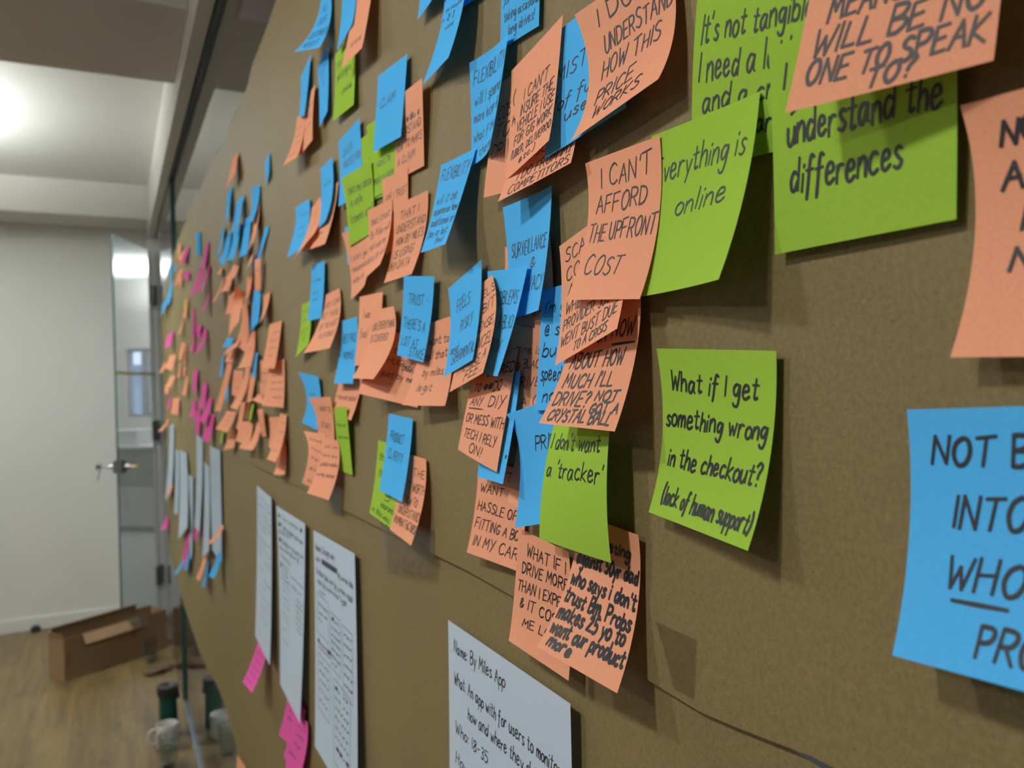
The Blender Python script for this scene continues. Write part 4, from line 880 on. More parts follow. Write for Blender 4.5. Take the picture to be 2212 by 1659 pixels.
NOTE_DATA = """
P1 pn -40 15858 9470 13 -386 -14 25 -772 -28 -82 13 -283 -65 -379 -284 -49 -769 -284 -189 27 -559 -167 -371 -546 -147 -767 -533 -317 43 -825 -292 -362 -798 -267 -765 -772
P2 pn -36 13001 9403 23 -535 20 30 -1103 58 -25 110 -272 17 -351 -262 31 -912 -208 -66 214 -543 -3 -162 -550 24 -689 -492 -130 262 -791 -48 -31 -816 -8 -523 -755
P3 pn -32 12720 9173 15 -468 81 26 -932 160 -16 49 -223 8 -439 -141 19 -962 -43 -47 183 -507 -15 -281 -465 -3 -827 -384 -104 345 -828 -63 -38 -878 -52 -568 -853
P4 pn -121 12914 8359 16 -518 116 45 -914 175 -17 8 -143 5 -493 -44 41 -870 -3 -37 78 -314 -8 -402 -236 32 -778 -207 -66 178 -498 -29 -279 -444 14 -663 -423
P5 cn -35 19686 5660 12 -622 122 20 -1220 237 -30 -124 -244 -10 -788 -105 5 -1422 26 -73 -248 -483 -45 -955 -325 -22 -1623 -178 -128 -374 -717 -92 -1124 -538 -61 -1826 -375
W1 wf -16 42949 12429 7 -1672 82 10 -3323 170 -31 281 -1270 -5 -1379 -1057 7 -3166 -836 -102 633 -2573 -56 -1018 -2229 -30 -2899 -1871 -234 919 -3895 -174 -879 -3400 -140 -2974 -2888
W2 wf -15 38658 11527 0 -1007 25 0 -2011 53 -15 155 -961 -15 -923 -897 -15 -1991 -834 -47 314 -1932 -47 -837 -1827 -46 -1972 -1725 -98 482 -2914 -97 -748 -2764 -97 -1952 -2619
W3 wf -17 36062 11658 1 -1855 65 2 -3581 134 -23 -81 -1211 -20 -2156 -968 -18 -4056 -741 -72 -145 -2431 -67 -2454 -1995 -62 -4535 -1601 -154 -182 -3661 -146 -2754 -3014 -139 -5029 -2443
W4 wf -19 31837 11003 1 -967 78 3 -1940 152 9 80 -905 10 -711 -894 7 -1589 -874 12 261 -1832 11 -365 -1896 -2 -1206 -1929 -11 316 -2746 -12 -119 -2901 -32 -856 -3002
W5 wf -8 28340 12689 2 -1067 -27 0 -2142 -50 -2 201 -1029 1 -782 -1029 -5 -1868 -1018 -26 429 -2076 -19 -459 -2056 -32 -1573 -2008 -84 580 -3126 -74 -208 -3093 -93 -1335 -3008
W6 wf -15 25866 11988 0 -720 -26 0 -1431 -45 -16 51 -962 -16 -760 -889 -16 -1553 -816 -51 104 -1935 -51 -802 -1758 -50 -1678 -1588 -109 165 -2921 -108 -841 -2632 -106 -1805 -2359
W7 wf -11 24197 12578 3 -1205 8 4 -2411 17 1 30 -984 5 -1178 -964 6 -2393 -943 -5 55 -1970 0 -1156 -1939 2 -2380 -1905 -16 69 -2957 -11 -1154 -2913 -9 -2389 -2866
S4 ws -15 15830 12337 0 -745 -28 0 -1545 -52 -10 75 -959 -10 -686 -993 -10 -1499 -1022 -33 150 -1927 -34 -625 -1965 -34 -1452 -1998 -72 226 -2904 -72 -563 -2945 -73 -1403 -2982
S3 ws -15 13811 12210 0 -1144 17 0 -2256 33 -10 -112 -967 -10 -1126 -950 -10 -2142 -931 -33 -225 -1922 -34 -1107 -1921 -34 -2026 -1917 -73 -339 -2864 -73 -1088 -2897 -74 -1903 -2924
S2 ws -15 11024 12234 0 -1047 31 0 -2096 60 -7 -2 -974 -7 -1057 -948 -7 -2111 -923 -26 -4 -1951 -26 -1067 -1929 -26 -2126 -1907 -57 -6 -2930 -57 -1077 -2911 -57 -2142 -2892
S1 ws -15 6100 12272 0 -971 1 0 -1952 1 -3 28 -963 -3 -959 -957 -3 -1949 -953 -14 58 -1934 -14 -946 -1918 -14 -1947 -1907 -34 87 -2912 -34 -933 -2884 -34 -1944 -2863
Z1 cf -58 33306 19691 22 -619 -64 43 -1223 -126 -20 -101 -135 3 -675 -187 24 -1237 -238 -41 -203 -270 -18 -731 -310 5 -1250 -349 -62 -307 -404 -39 -788 -432 -16 -1265 -461
Z2 bf -17 38739 19850 1 -607 -37 2 -1203 -72 -11 -9 -276 -8 -639 -312 -5 -1258 -347 -31 -16 -552 -26 -672 -586 -21 -1314 -620 -59 -23 -826 -53 -706 -860 -46 -1371 -892
Z3 bf -8 38899 19048 1 -641 -69 -5 -1289 -138 -11 899 -272 2 99 -354 -4 -877 -457 -53 1907 -541 -24 1001 -631 -33 -385 -770 -146 2718 -837 -101 1667 -938 -105 -42 -1099
Z4 bf -142 42936 18450 -3 -1350 -176 25 -2127 -294 -33 -78 -204 -35 -1328 -339 -7 -2006 -420 -53 26 -391 -50 -1025 -477 -24 -1645 -525 -66 211 -573 -58 -631 -610 -34 -1173 -623
Z5 bf -21 35892 19214 3 -486 -30 6 -968 -58 -13 -61 -68 -7 -511 -101 -2 -959 -133 -30 -123 -134 -22 -537 -171 -14 -950 -207 -52 -185 -199 -42 -563 -239 -32 -942 -280
Z6 pf -36 30447 19069 24 -591 -29 31 -1319 -80 -39 333 -146 -7 -284 -169 1 -1120 -226 -94 621 -299 -53 0 -313 -43 -948 -375 -176 707 -479 -126 86 -483 -107 -875 -537
Z7 cf -102 32819 19209 37 -1189 -53 62 -2237 -86 -49 -588 -135 -5 -1456 -203 29 -2191 -247 -106 -1169 -264 -54 -1705 -346 -10 -2117 -402 -169 -1718 -381 -106 -1885 -473 -51 -1961 -542
Z8 cf -109 32904 18660 60 -454 -16 104 -1024 -47 -43 240 -177 32 -138 -166 85 -726 -180 -94 449 -359 -4 153 -320 58 -456 -319 -159 543 -555 -59 254 -499 12 -357 -480
Z9 cf -83 32691 18354 19 -428 -44 44 -725 -71 -17 -104 -118 4 -497 -154 33 -752 -172 -30 -99 -222 -8 -476 -252 21 -728 -266 -40 -7 -315 -18 -388 -341 10 -668 -356
Z10 gf -15 32106 17530 0 -313 -32 0 -629 -64 -3 31 -117 -3 -317 -152 -3 -666 -186 -9 62 -235 -9 -321 -271 -8 -703 -307 -18 93 -352 -17 -324 -390 -17 -740 -428
Z11 cf -29 30872 17453 8 -491 -59 14 -976 -117 -31 9 -249 -20 -478 -304 -10 -960 -357 -72 18 -496 -58 -466 -547 -44 -945 -597 -123 26 -742 -106 -455 -788 -89 -931 -834
Z12 cf -19 32989 16793 2 -416 -32 4 -832 -65 -36 5 -181 -33 -405 -210 -30 -813 -240 -89 9 -357 -85 -393 -384 -81 -795 -411 -158 12 -528 -153 -383 -552 -148 -777 -577
Z13 pf -93 30338 18288 42 -642 -68 78 -1264 -133 -20 -164 -103 25 -742 -172 64 -1306 -238 -39 -329 -205 7 -843 -275 48 -1348 -342 -59 -496 -307 -12 -945 -377 31 -1391 -446
Z14 pf -182 39239 16592 87 -876 67 167 -1698 136 -62 -290 -211 30 -1021 -149 115 -1716 -84 -127 -590 -418 -30 -1170 -363 60 -1732 -305 -195 -901 -623 -94 -1324 -575 1 -1748 -524
Z15 cf -17 32039 15710 1 -527 25 2 -1046 49 -13 -58 -197 -11 -537 -189 -10 -1011 -181 -32 -115 -392 -30 -547 -402 -28 -976 -412 -58 -174 -587 -56 -557 -615 -53 -941 -643
Z16 cf -88 32521 15958 36 -577 -65 73 -1139 -129 -52 -51 -226 -19 -574 -273 16 -1088 -320 -98 -104 -453 -69 -572 -483 -37 -1034 -514 -139 -159 -680 -114 -569 -694 -86 -979 -709
Z17 cf -78 44742 15556 34 -616 -33 63 -1216 -62 -70 -5 -180 -27 -614 -197 11 -1208 -212 -154 -9 -352 -102 -614 -356 -56 -1201 -357 -252 -15 -517 -192 -615 -508 -137 -1197 -496
Z18 cf -172 38135 15676 89 -833 -16 157 -1621 -26 -76 -235 -200 28 -920 -233 111 -1577 -259 -162 -485 -394 -44 -1013 -446 54 -1533 -491 -258 -756 -581 -126 -1115 -655 -13 -1490 -720
Z19 cf -23 34950 15215 5 -438 -13 8 -873 -26 -21 15 -206 -13 -458 -208 -6 -927 -210 -54 30 -410 -42 -479 -401 -31 -982 -392 -98 47 -612 -82 -501 -592 -67 -1039 -572
Z20 cf -26 32815 15011 6 -590 2 11 -1167 4 -15 -87 -107 -8 -612 -114 -1 -1131 -120 -35 -174 -213 -25 -636 -228 -17 -1093 -243 -58 -263 -318 -47 -659 -342 -37 -1056 -366
Z21 cf -118 43752 14253 50 -994 -3 103 -1931 -7 -23 -368 -91 26 -1187 -100 78 -1969 -110 -44 -737 -182 2 -1382 -197 52 -2008 -212 -64 -1106 -271 -21 -1579 -293 28 -2047 -315
Z22 cf -151 38554 14752 73 -732 15 136 -1431 34 -79 -143 -168 5 -774 -155 77 -1381 -138 -166 -296 -330 -73 -818 -321 10 -1329 -307 -262 -459 -485 -160 -866 -482 -67 -1275 -473
Z23 cf -33 31742 14627 11 -499 1 18 -992 2 -37 -26 -217 -17 -516 -227 -1 -1000 -236 -91 -53 -431 -62 -534 -452 -38 -1009 -471 -163 -83 -639 -126 -555 -672 -93 -1021 -702
Z24 pf -59 42042 13624 27 -740 127 44 -1456 253 -42 -215 -140 -4 -866 -34 24 -1499 73 -98 -433 -274 -49 -994 -191 -9 -1542 -105 -167 -659 -402 -107 -1126 -343 -56 -1588 -279
Z25 cf -183 36854 13787 93 -798 32 168 -1554 66 -44 -297 -209 56 -1011 -193 139 -1695 -176 -91 -601 -414 15 -1230 -416 106 -1838 -415 -141 -913 -615 -28 -1453 -635 70 -1985 -651
Z26 cf -44 43054 12745 15 -290 -14 29 -584 -28 -113 126 -230 -90 -253 -239 -69 -633 -247 -266 266 -437 -237 -215 -440 -209 -690 -442 -455 430 -612 -420 -173 -609 -386 -759 -606
Z27 pf -91 47059 7276 55 -607 117 76 -1200 236 -67 -96 -201 15 -794 -70 63 -1467 65 -152 -195 -393 -45 -986 -250 29 -1737 -101 -257 -299 -574 -125 -1189 -419 -25 -2017 -258
Z28 cf -129 40696 9718 9 -742 87 46 -928 115 -53 8 -175 -35 -711 -83 6 -935 -46 -114 191 -364 -87 -501 -269 -41 -780 -222 -187 461 -557 -149 -184 -463 -100 -531 -404
K10 pf -5 23975 18190 -1 -437 -8 -4 -890 -19 -16 226 -210 -14 -259 -231 -19 -799 -260 -57 455 -420 -52 -78 -453 -59 -704 -500 -131 620 -635 -123 39 -680 -127 -644 -740
K11 pf -141 24531 17547 52 -185 1 107 -313 14 -69 117 -246 -11 -184 -231 49 -417 -204 -143 294 -485 -80 -135 -454 -17 -499 -415 -224 506 -719 -157 -67 -674 -91 -577 -622
K12 pf -20 23757 17461 3 -466 38 5 -928 74 -47 -61 -213 -43 -474 -192 -39 -886 -172 -118 -125 -420 -112 -482 -416 -106 -842 -413 -213 -193 -617 -205 -491 -632 -197 -794 -646
K13 pf -18 23575 16774 1 -222 14 3 -451 28 -40 57 -160 -37 -216 -158 -34 -494 -156 -103 114 -314 -98 -211 -324 -94 -538 -333 -187 175 -459 -181 -206 -480 -175 -585 -500
K16 pf -15 28234 16817 0 -329 -30 0 -659 -60 -9 23 -348 -10 -310 -374 -10 -645 -401 -25 47 -695 -26 -292 -717 -27 -631 -740 -48 70 -1041 -49 -273 -1060 -49 -618 -1080
K17 pf -71 26782 16108 25 -663 10 56 -1304 18 -13 -125 -99 7 -712 -112 34 -1285 -126 -21 -249 -198 -7 -760 -235 15 -1265 -272 -26 -373 -296 -18 -809 -357 -1 -1245 -418
K18 pf -45 24675 15880 17 -294 -1 30 -593 -1 -60 64 -244 -35 -305 -230 -12 -675 -216 -143 132 -481 -109 -317 -453 -78 -760 -424 -248 206 -709 -206 -330 -666 -167 -850 -623
K19 pf -27 28775 15694 8 -454 29 12 -905 57 -20 -52 -88 -6 -482 -74 5 -909 -59 -50 -105 -172 -29 -510 -174 -12 -914 -174 -90 -159 -253 -63 -539 -271 -40 -920 -287
K20 pf -64 28065 14784 22 -602 -14 49 -1189 -27 -29 -71 -246 -13 -624 -256 7 -1166 -266 -46 -143 -491 -37 -645 -498 -24 -1141 -506 -50 -216 -736 -49 -667 -742 -43 -1115 -748
K21 pf -35 25450 14355 13 -496 2 20 -986 5 -35 -24 -239 -13 -512 -246 4 -994 -252 -85 -49 -475 -54 -529 -491 -28 -1003 -506 -153 -77 -706 -111 -548 -733 -76 -1014 -758
K22 pf -23 28847 13826 7 -388 3 6 -777 8 -30 17 -200 -8 -408 -195 4 -833 -189 -81 35 -395 -46 -430 -390 -19 -890 -383 -154 51 -583 -105 -454 -579 -65 -950 -572
K23 pf -26 27735 13480 15 -559 33 21 -1169 68 -13 45 -106 7 -463 -86 14 -1065 -63 -31 76 -211 -7 -380 -206 2 -967 -195 -59 48 -312 -31 -351 -323 -19 -912 -325
K25 pf -70 27619 13217 18 -571 17 43 -1072 32 -14 -88 -159 2 -633 -134 24 -1112 -113 -22 -129 -320 -9 -657 -288 10 -1129 -259 -25 -155 -481 -15 -665 -442 -1 -1136 -405
K26 pf -71 23748 13431 30 -547 33 56 -1083 65 -57 -69 -215 -20 -566 -203 13 -1058 -189 -125 -141 -426 -80 -587 -435 -40 -1032 -442 -204 -218 -632 -152 -610 -664 -105 -1005 -693
K24 pf -33 24013 13928 10 -450 10 18 -896 19 -58 -30 -215 -40 -446 -225 -24 -861 -234 -148 -64 -419 -122 -444 -450 -98 -826 -479 -267 -105 -608 -233 -446 -662 -202 -791 -714
L1 pf -7 33362 8701 0 -793 133 -10 -1680 282 -29 590 -554 -18 -158 -425 -32 -1213 -240 -82 1135 -1114 -57 470 -997 -74 -755 -773 -182 1294 -1606 -145 692 -1501 -154 -542 -1265
L2 bf -124 34501 7412 5 -566 97 27 -854 140 -84 63 -213 -73 -520 -106 -44 -807 -58 -190 271 -439 -171 -297 -330 -137 -624 -271 -321 557 -662 -293 6 -553 -256 -373 -479
L3 bf -34 32786 8058 -1 -561 83 1 -1057 155 -35 -54 -237 -34 -587 -147 -29 -1060 -67 -82 -91 -475 -77 -587 -380 -69 -1037 -294 -140 -123 -712 -132 -578 -612 -121 -1003 -520
L4 pf -96 28697 9598 13 -584 -3 45 -941 -41 -22 -46 -139 -11 -524 -132 16 -815 -157 -34 -25 -290 -26 -396 -275 -4 -627 -286 -38 19 -446 -32 -242 -425 -17 -416 -421
L5 cf -15 21626 10748 -8 -206 -21 -16 -419 -40 -83 81 -180 -95 -206 -179 -107 -496 -178 -198 170 -342 -213 -203 -317 -228 -575 -291 -339 273 -480 -356 -197 -427 -374 -661 -375
L6 cf -35 26896 8895 11 -484 82 20 -962 163 -59 -70 -200 -45 -516 -131 -31 -958 -63 -138 -142 -393 -119 -548 -339 -102 -952 -284 -235 -217 -576 -213 -579 -538 -191 -943 -499
L7 bf -15 26103 8928 0 -354 67 -1 -709 135 -33 -36 -242 -33 -397 -177 -34 -758 -111 -81 -72 -482 -82 -439 -418 -83 -807 -355 -146 -107 -718 -147 -481 -656 -148 -855 -595
L8 bf -34 22556 9901 5 -315 -4 11 -620 -10 -55 42 -236 -44 -321 -218 -32 -671 -202 -137 91 -465 -119 -319 -425 -102 -715 -388 -244 147 -685 -220 -314 -622 -197 -759 -562
G10 bf -22 26536 18987 1 -709 -124 2 -1396 -244 6 26 -210 6 -662 -337 6 -1330 -460 7 52 -420 7 -614 -549 7 -1264 -675 5 79 -630 4 -567 -762 4 -1198 -892
G11 bf -15 20175 17907 -6 -361 -11 -12 -722 -22 -29 7 -194 -37 -348 -211 -46 -704 -229 -67 14 -385 -78 -335 -409 -89 -686 -434 -116 21 -574 -128 -322 -605 -142 -667 -636
G23 cf -15 20328 16772 -9 -250 -32 -18 -505 -63 -57 73 -178 -69 -227 -211 -81 -530 -244 -130 148 -349 -145 -204 -384 -160 -557 -418 -219 228 -514 -236 -181 -549 -254 -587 -584
G23b cf -15 20445 17086 -12 -236 -27 -24 -476 -55 -24 81 -36 -37 -214 -80 -51 -512 -124 -51 165 -70 -66 -192 -131 -81 -548 -191 -81 250 -104 -97 -170 -181 -114 -586 -257
G27 bf -15 20719 14959 -10 -270 -5 -21 -543 -10 -25 32 -168 -36 -273 -168 -46 -579 -168 -51 64 -336 -61 -276 -331 -72 -616 -326 -76 97 -505 -87 -279 -494 -97 -654 -483
G47 gf -15 21319 13068 -8 -317 27 -17 -635 54 -12 0 -89 -23 -329 -62 -35 -660 -35 -29 1 -177 -43 -341 -150 -58 -684 -123 -50 1 -264 -67 -354 -237 -85 -709 -209
G21 cf -28 17128 15861 -21 -530 -5 -43 -1001 -7 22 176 -260 17 -376 -297 5 -900 -332 10 448 -515 17 -163 -589 15 -765 -660 -61 654 -768 -34 27 -881 -24 -638 -988
G22 cf -15 16434 16340 0 -360 -2 -2 -720 -4 -6 -5 -169 -11 -368 -161 -16 -732 -153 -25 -11 -337 -34 -377 -318 -44 -743 -300 -58 -16 -502 -71 -385 -473 -85 -754 -444
G20 cf -30 18917 16339 9 -393 -43 15 -787 -85 -24 23 -169 -10 -385 -205 1 -792 -240 -58 46 -337 -39 -377 -366 -22 -798 -394 -102 69 -502 -78 -370 -524 -56 -806 -545
G14 cf -44 19224 16688 16 -394 -40 29 -788 -78 -38 17 -116 -17 -386 -150 1 -789 -183 -85 33 -227 -60 -379 -257 -37 -790 -285 -142 49 -335 -112 -373 -360 -85 -792 -384
G13 cf -46 18145 16821 19 -414 -10 31 -826 -18 -45 -12 -112 -13 -415 -128 10 -818 -142 -106 -27 -217 -64 -419 -241 -28 -812 -261 -183 -45 -310 -130 -425 -344 -84 -806 -372
G15 cf -20 15930 16628 3 -211 33 5 -429 67 -30 49 -104 -25 -219 -70 -20 -491 -36 -76 100 -203 -69 -227 -168 -62 -554 -133 -138 154 -293 -129 -235 -257 -120 -618 -222
G9 cf -15 15159 17441 0 -256 0 0 -515 2 -34 15 -268 -34 -274 -254 -33 -564 -238 -84 31 -535 -84 -292 -505 -83 -613 -475 -150 49 -798 -150 -310 -752 -150 -664 -707
G12 bf -17 19603 17592 2 -580 32 2 -1146 62 -30 -133 -178 -19 -580 -188 -11 -1026 -198 -97 -272 -346 -77 -583 -401 -60 -903 -455 -200 -424 -499 -173 -589 -600 -147 -775 -701
G4 bf -26 18018 17525 6 -554 -3 11 -1097 -7 -44 -57 -220 -35 -546 -238 -27 -1032 -256 -103 -116 -436 -92 -539 -470 -81 -965 -504 -178 -180 -646 -164 -533 -698 -150 -895 -748
G6 bf -19 16514 17497 3 -370 -36 4 -742 -71 -19 32 -251 -11 -355 -282 -4 -742 -313 -56 64 -501 -42 -340 -527 -30 -742 -553 -110 95 -747 -90 -326 -769 -73 -744 -791
G1 cf -54 17727 19016 20 -268 -12 39 -543 -23 -35 61 -202 -12 -284 -196 9 -629 -190 -72 123 -405 -48 -300 -380 -25 -717 -356 -113 188 -608 -86 -317 -564 -61 -806 -520
G2 bf -17 18985 18526 1 -389 10 2 -777 20 -23 -18 -235 -21 -409 -212 -19 -799 -190 -53 -37 -468 -51 -429 -433 -49 -820 -399 -93 -55 -700 -90 -449 -653 -88 -842 -607
G3 bf -61 17163 17984 23 -354 0 46 -709 0 -42 2 -223 -21 -373 -209 0 -749 -194 -80 6 -448 -61 -393 -418 -42 -789 -389 -114 10 -674 -97 -412 -628 -80 -829 -584
G5 bf -23 15528 17885 5 -444 -68 8 -886 -134 7 21 -239 3 -424 -292 -3 -867 -344 -18 42 -476 -30 -404 -514 -44 -848 -551 -74 63 -707 -94 -384 -728 -117 -829 -750
G7 bf -16 14073 17959 1 -232 59 1 -465 119 1 -40 -128 -1 -263 -73 -3 -487 -17 -4 -81 -256 -8 -294 -204 -12 -509 -153 -14 -122 -382 -20 -325 -335 -28 -531 -288
G8 bf -9 14273 16928 3 -207 -22 4 -427 -46 -32 207 -207 -14 88 -207 -8 -108 -221 -81 432 -412 -48 404 -393 -39 227 -398 -156 607 -624 -117 630 -595 -104 477 -590
G16 cf -114 14773 16447 11 -248 -23 46 -354 -25 -3 2 -180 9 -239 -204 45 -340 -208 12 130 -344 21 -133 -372 51 -273 -384 33 304 -505 40 22 -536 61 -173 -557
G19 cf -242 16323 16139 105 145 -26 227 283 -71 -75 -53 -316 11 -60 -291 118 -67 -280 -131 -95 -641 -66 -258 -566 23 -409 -501 -167 -130 -975 -125 -449 -847 -57 -744 -729
G18 cf -15 14511 15776 -3 -351 5 -9 -702 11 -13 -3 -163 -23 -359 -150 -35 -716 -137 -44 -5 -323 -60 -367 -302 -78 -730 -281 -91 -6 -478 -113 -375 -449 -138 -742 -418
G17 bf -13 15579 15991 7 -351 -40 8 -732 -81 -9 167 -254 -5 -257 -257 -10 -732 -265 -23 322 -515 -20 -171 -478 -31 -734 -450 -49 422 -785 -47 -139 -706 -59 -766 -637
G30 cf -69 18255 14566 27 -533 -11 54 -1058 -24 -24 -28 -173 5 -544 -196 32 -1054 -219 -47 -57 -345 -18 -556 -380 10 -1051 -414 -71 -86 -517 -42 -568 -563 -13 -1047 -609
G26 cf -71 19093 14992 30 -517 22 56 -1023 46 -33 -67 -77 1 -527 -65 31 -982 -53 -69 -136 -152 -31 -537 -152 2 -940 -150 -109 -206 -224 -68 -548 -237 -30 -897 -247
G25 cf -129 18437 15096 48 -605 43 90 -1136 96 -41 21 -69 18 -584 -19 67 -1141 40 -88 15 -136 -17 -578 -79 43 -1131 -13 -140 -8 -201 -56 -579 -138 15 -1121 -65
G24 bf -58 19298 15327 6 -514 -30 14 -979 -57 -37 -55 -74 -29 -587 -107 -17 -1050 -134 -80 -95 -143 -69 -633 -178 -53 -1098 -207 -128 -109 -205 -111 -631 -241 -89 -1078 -272
G28 cf -31 19729 14760 18 -389 -7 26 -848 -15 -69 154 -368 -35 -119 -370 -17 -524 -374 -157 276 -738 -110 101 -740 -85 -257 -741 -269 310 -1106 -218 172 -1110 -189 -172 -1109
G29 cf -70 16009 15206 14 -313 15 27 -560 34 -35 33 -225 -4 -301 -212 27 -573 -193 -99 100 -442 -52 -258 -432 -6 -567 -417 -195 180 -647 -131 -206 -642 -71 -557 -632
G33 cf -22 16399 14525 6 -354 -74 10 -714 -147 -28 13 -211 -23 -341 -255 -19 -702 -299 -56 20 -421 -51 -334 -436 -47 -694 -452 -81 26 -632 -76 -328 -618 -72 -686 -605
G34 bf -15 15642 14837 -22 -300 -12 -44 -602 -25 -23 5 -150 -45 -302 -162 -66 -611 -175 -46 9 -299 -67 -305 -312 -87 -621 -325 -68 14 -449 -88 -308 -462 -107 -631 -475
G35 bf -92 19421 14190 4 -177 10 21 -246 20 -17 -13 -98 -13 -204 -91 5 -281 -84 -21 83 -198 -20 -146 -193 -7 -271 -189 -19 242 -299 -22 -34 -296 -14 -230 -293
G49 cf -8 17770 13871 0 -333 14 -3 -687 29 -23 16 -180 -23 -298 -174 -27 -643 -167 -58 26 -358 -58 -274 -361 -63 -609 -362 -104 23 -533 -106 -272 -545 -114 -603 -554
G50 cf -15 16867 13865 -17 -342 15 -36 -685 30 -17 -3 -96 -37 -347 -85 -60 -693 -74 -38 -6 -191 -61 -353 -184 -86 -700 -177 -62 -9 -285 -87 -358 -283 -116 -708 -279
G31 cf -25 16857 14581 3 -317 1 6 -629 3 -60 22 -274 -52 -311 -278 -43 -639 -282 -161 46 -536 -148 -303 -546 -134 -646 -556 -302 72 -780 -284 -295 -796 -266 -655 -812
G45 cf -45 19422 13234 23 -396 15 30 -794 33 -34 8 -157 4 -413 -129 25 -832 -98 -81 15 -311 -29 -430 -271 7 -872 -227 -139 22 -460 -74 -448 -410 -24 -912 -355
G32 cf -108 19305 13674 51 -452 -9 93 -901 -13 -76 -22 -140 -13 -458 -155 41 -892 -165 -165 -47 -273 -91 -465 -294 -26 -884 -310 -267 -76 -395 -182 -476 -425 -107 -878 -449
G44 cf -85 17201 13503 43 -440 14 80 -935 29 -42 17 -132 4 -351 -125 39 -811 -113 -82 13 -266 -38 -303 -264 -5 -723 -257 -122 -30 -398 -83 -311 -402 -52 -689 -401
G46a cf -61 16617 13431 12 -315 34 29 -587 66 -35 -26 -150 -15 -334 -126 9 -602 -105 -84 0 -296 -60 -319 -283 -32 -599 -272 -154 45 -434 -125 -283 -433 -94 -584 -432
G46b cf -17 15739 13507 7 -310 54 11 -635 107 -39 -18 -166 -27 -323 -128 -17 -644 -89 -111 -41 -322 -94 -346 -300 -79 -666 -276 -213 -69 -462 -192 -375 -457 -173 -695 -449
G39 gf -15 16258 13874 -23 -328 10 -46 -658 20 -24 8 -104 -48 -332 -94 -71 -673 -85 -49 17 -208 -72 -336 -199 -95 -689 -190 -73 25 -312 -96 -340 -303 -119 -704 -294
G40 cf -80 15118 13785 -3 -323 15 -5 -643 30 13 -23 -166 8 -339 -149 4 -651 -132 32 -43 -331 25 -353 -312 20 -658 -294 60 -55 -495 50 -361 -475 42 -663 -455
G37a cf -18 15165 14682 3 -581 -19 6 -1162 -39 -2 9 -210 -2 -572 -225 -2 -1157 -239 -1 14 -421 -3 -566 -430 -6 -1153 -440 2 8 -631 -2 -569 -636 -8 -1155 -641
G38 cf -33 15381 14059 10 -277 6 -3 -540 11 -24 5 -40 5 -277 -48 11 -548 -49 -61 11 -72 -13 -273 -98 12 -552 -111 -106 17 -91 -45 -268 -141 -2 -554 -171
G37b cf -65 13828 14607 41 -521 8 49 -1041 17 -41 -24 -242 20 -539 -241 48 -1053 -237 -93 -50 -482 -14 -557 -489 34 -1066 -491 -157 -79 -719 -59 -578 -734 9 -1080 -743
G36 cf -49 13828 15233 18 -465 -2 34 -927 -3 -43 -9 -244 -21 -465 -249 -1 -920 -254 -93 -19 -485 -68 -466 -495 -44 -913 -505 -150 -29 -725 -121 -468 -740 -94 -907 -755
G43 cf -15 13407 13293 -5 -285 35 -17 -574 70 -10 -6 -180 -2 -305 -144 0 -606 -108 -48 -12 -356 -26 -324 -322 -11 -637 -286 -112 -19 -524 -77 -344 -494 -48 -670 -460
G41 cf -27 14240 13667 9 -467 22 12 -931 42 12 -13 -167 10 -466 -157 1 -917 -146 3 -26 -333 -11 -465 -334 -30 -903 -333 -26 -38 -497 -51 -462 -508 -82 -888 -515
G42 cf -19 13238 13771 2 -256 -12 4 -517 -23 -39 26 -253 -33 -251 -262 -28 -530 -270 -111 51 -500 -101 -247 -505 -92 -545 -509 -215 77 -735 -202 -243 -736 -189 -562 -737
F36 bn -16 9846 18903 -1 -253 -35 -13 -518 -75 -41 89 -212 -16 -206 -267 -2 -511 -322 -140 173 -408 -89 -164 -488 -49 -507 -564 -290 245 -576 -217 -135 -685 -154 -514 -786
F43 cn -5 10680 18023 -11 -229 -5 -28 -502 -22 -30 140 -232 -39 -162 -240 -58 -514 -263 -56 260 -479 -64 -116 -485 -82 -542 -509 -81 347 -741 -86 -104 -743 -100 -590 -760
F42 cn -29 11354 17919 -10 -284 -26 -15 -555 -46 -24 65 -217 -29 -277 -254 -29 -601 -285 -81 140 -426 -78 -253 -471 -72 -621 -509 -170 223 -623 -159 -218 -674 -145 -633 -719
F41 bn -15 11083 18400 -4 -324 34 -9 -655 63 -11 -27 -193 -18 -317 -191 -27 -616 -191 -30 -54 -385 -40 -310 -414 -53 -577 -445 -56 -83 -574 -71 -304 -636 -87 -537 -698
F40 bn -19 10088 18186 2 -270 21 3 -551 39 4 -21 -261 4 -275 -237 3 -541 -216 0 -43 -520 -2 -281 -494 -4 -532 -471 -12 -65 -778 -16 -286 -751 -21 -522 -725
F39 gn -15 9227 18016 0 -419 -43 -1 -834 -85 -3 18 -253 -2 -408 -296 -1 -828 -337 -14 35 -506 -12 -397 -548 -9 -822 -589 -34 52 -758 -29 -386 -799 -26 -816 -839
F38 cn -15 8242 18423 -4 -336 -70 -8 -678 -140 -35 77 -285 -39 -285 -348 -44 -648 -412 -77 155 -569 -83 -232 -625 -89 -618 -681 -128 236 -854 -134 -180 -901 -141 -590 -949
F37 bn -16 8791 18764 1 -308 -61 1 -624 -121 -2 48 -274 -5 -282 -317 -10 -617 -361 -19 97 -549 -27 -255 -573 -37 -610 -598 -52 146 -823 -65 -229 -826 -80 -603 -832
F19 bn -15 6299 17799 -2 -263 -43 -14 -538 -88 -2 26 -187 -13 -254 -227 -33 -543 -268 -13 52 -374 -33 -245 -409 -63 -548 -444 -32 78 -560 -62 -237 -589 -102 -554 -617
F18b bn -18 5595 17350 -11 -342 -90 -22 -675 -169 11 77 -120 9 -297 -201 2 -666 -276 7 177 -227 10 -237 -303 6 -647 -378 -31 258 -338 -17 -185 -404 -18 -633 -478
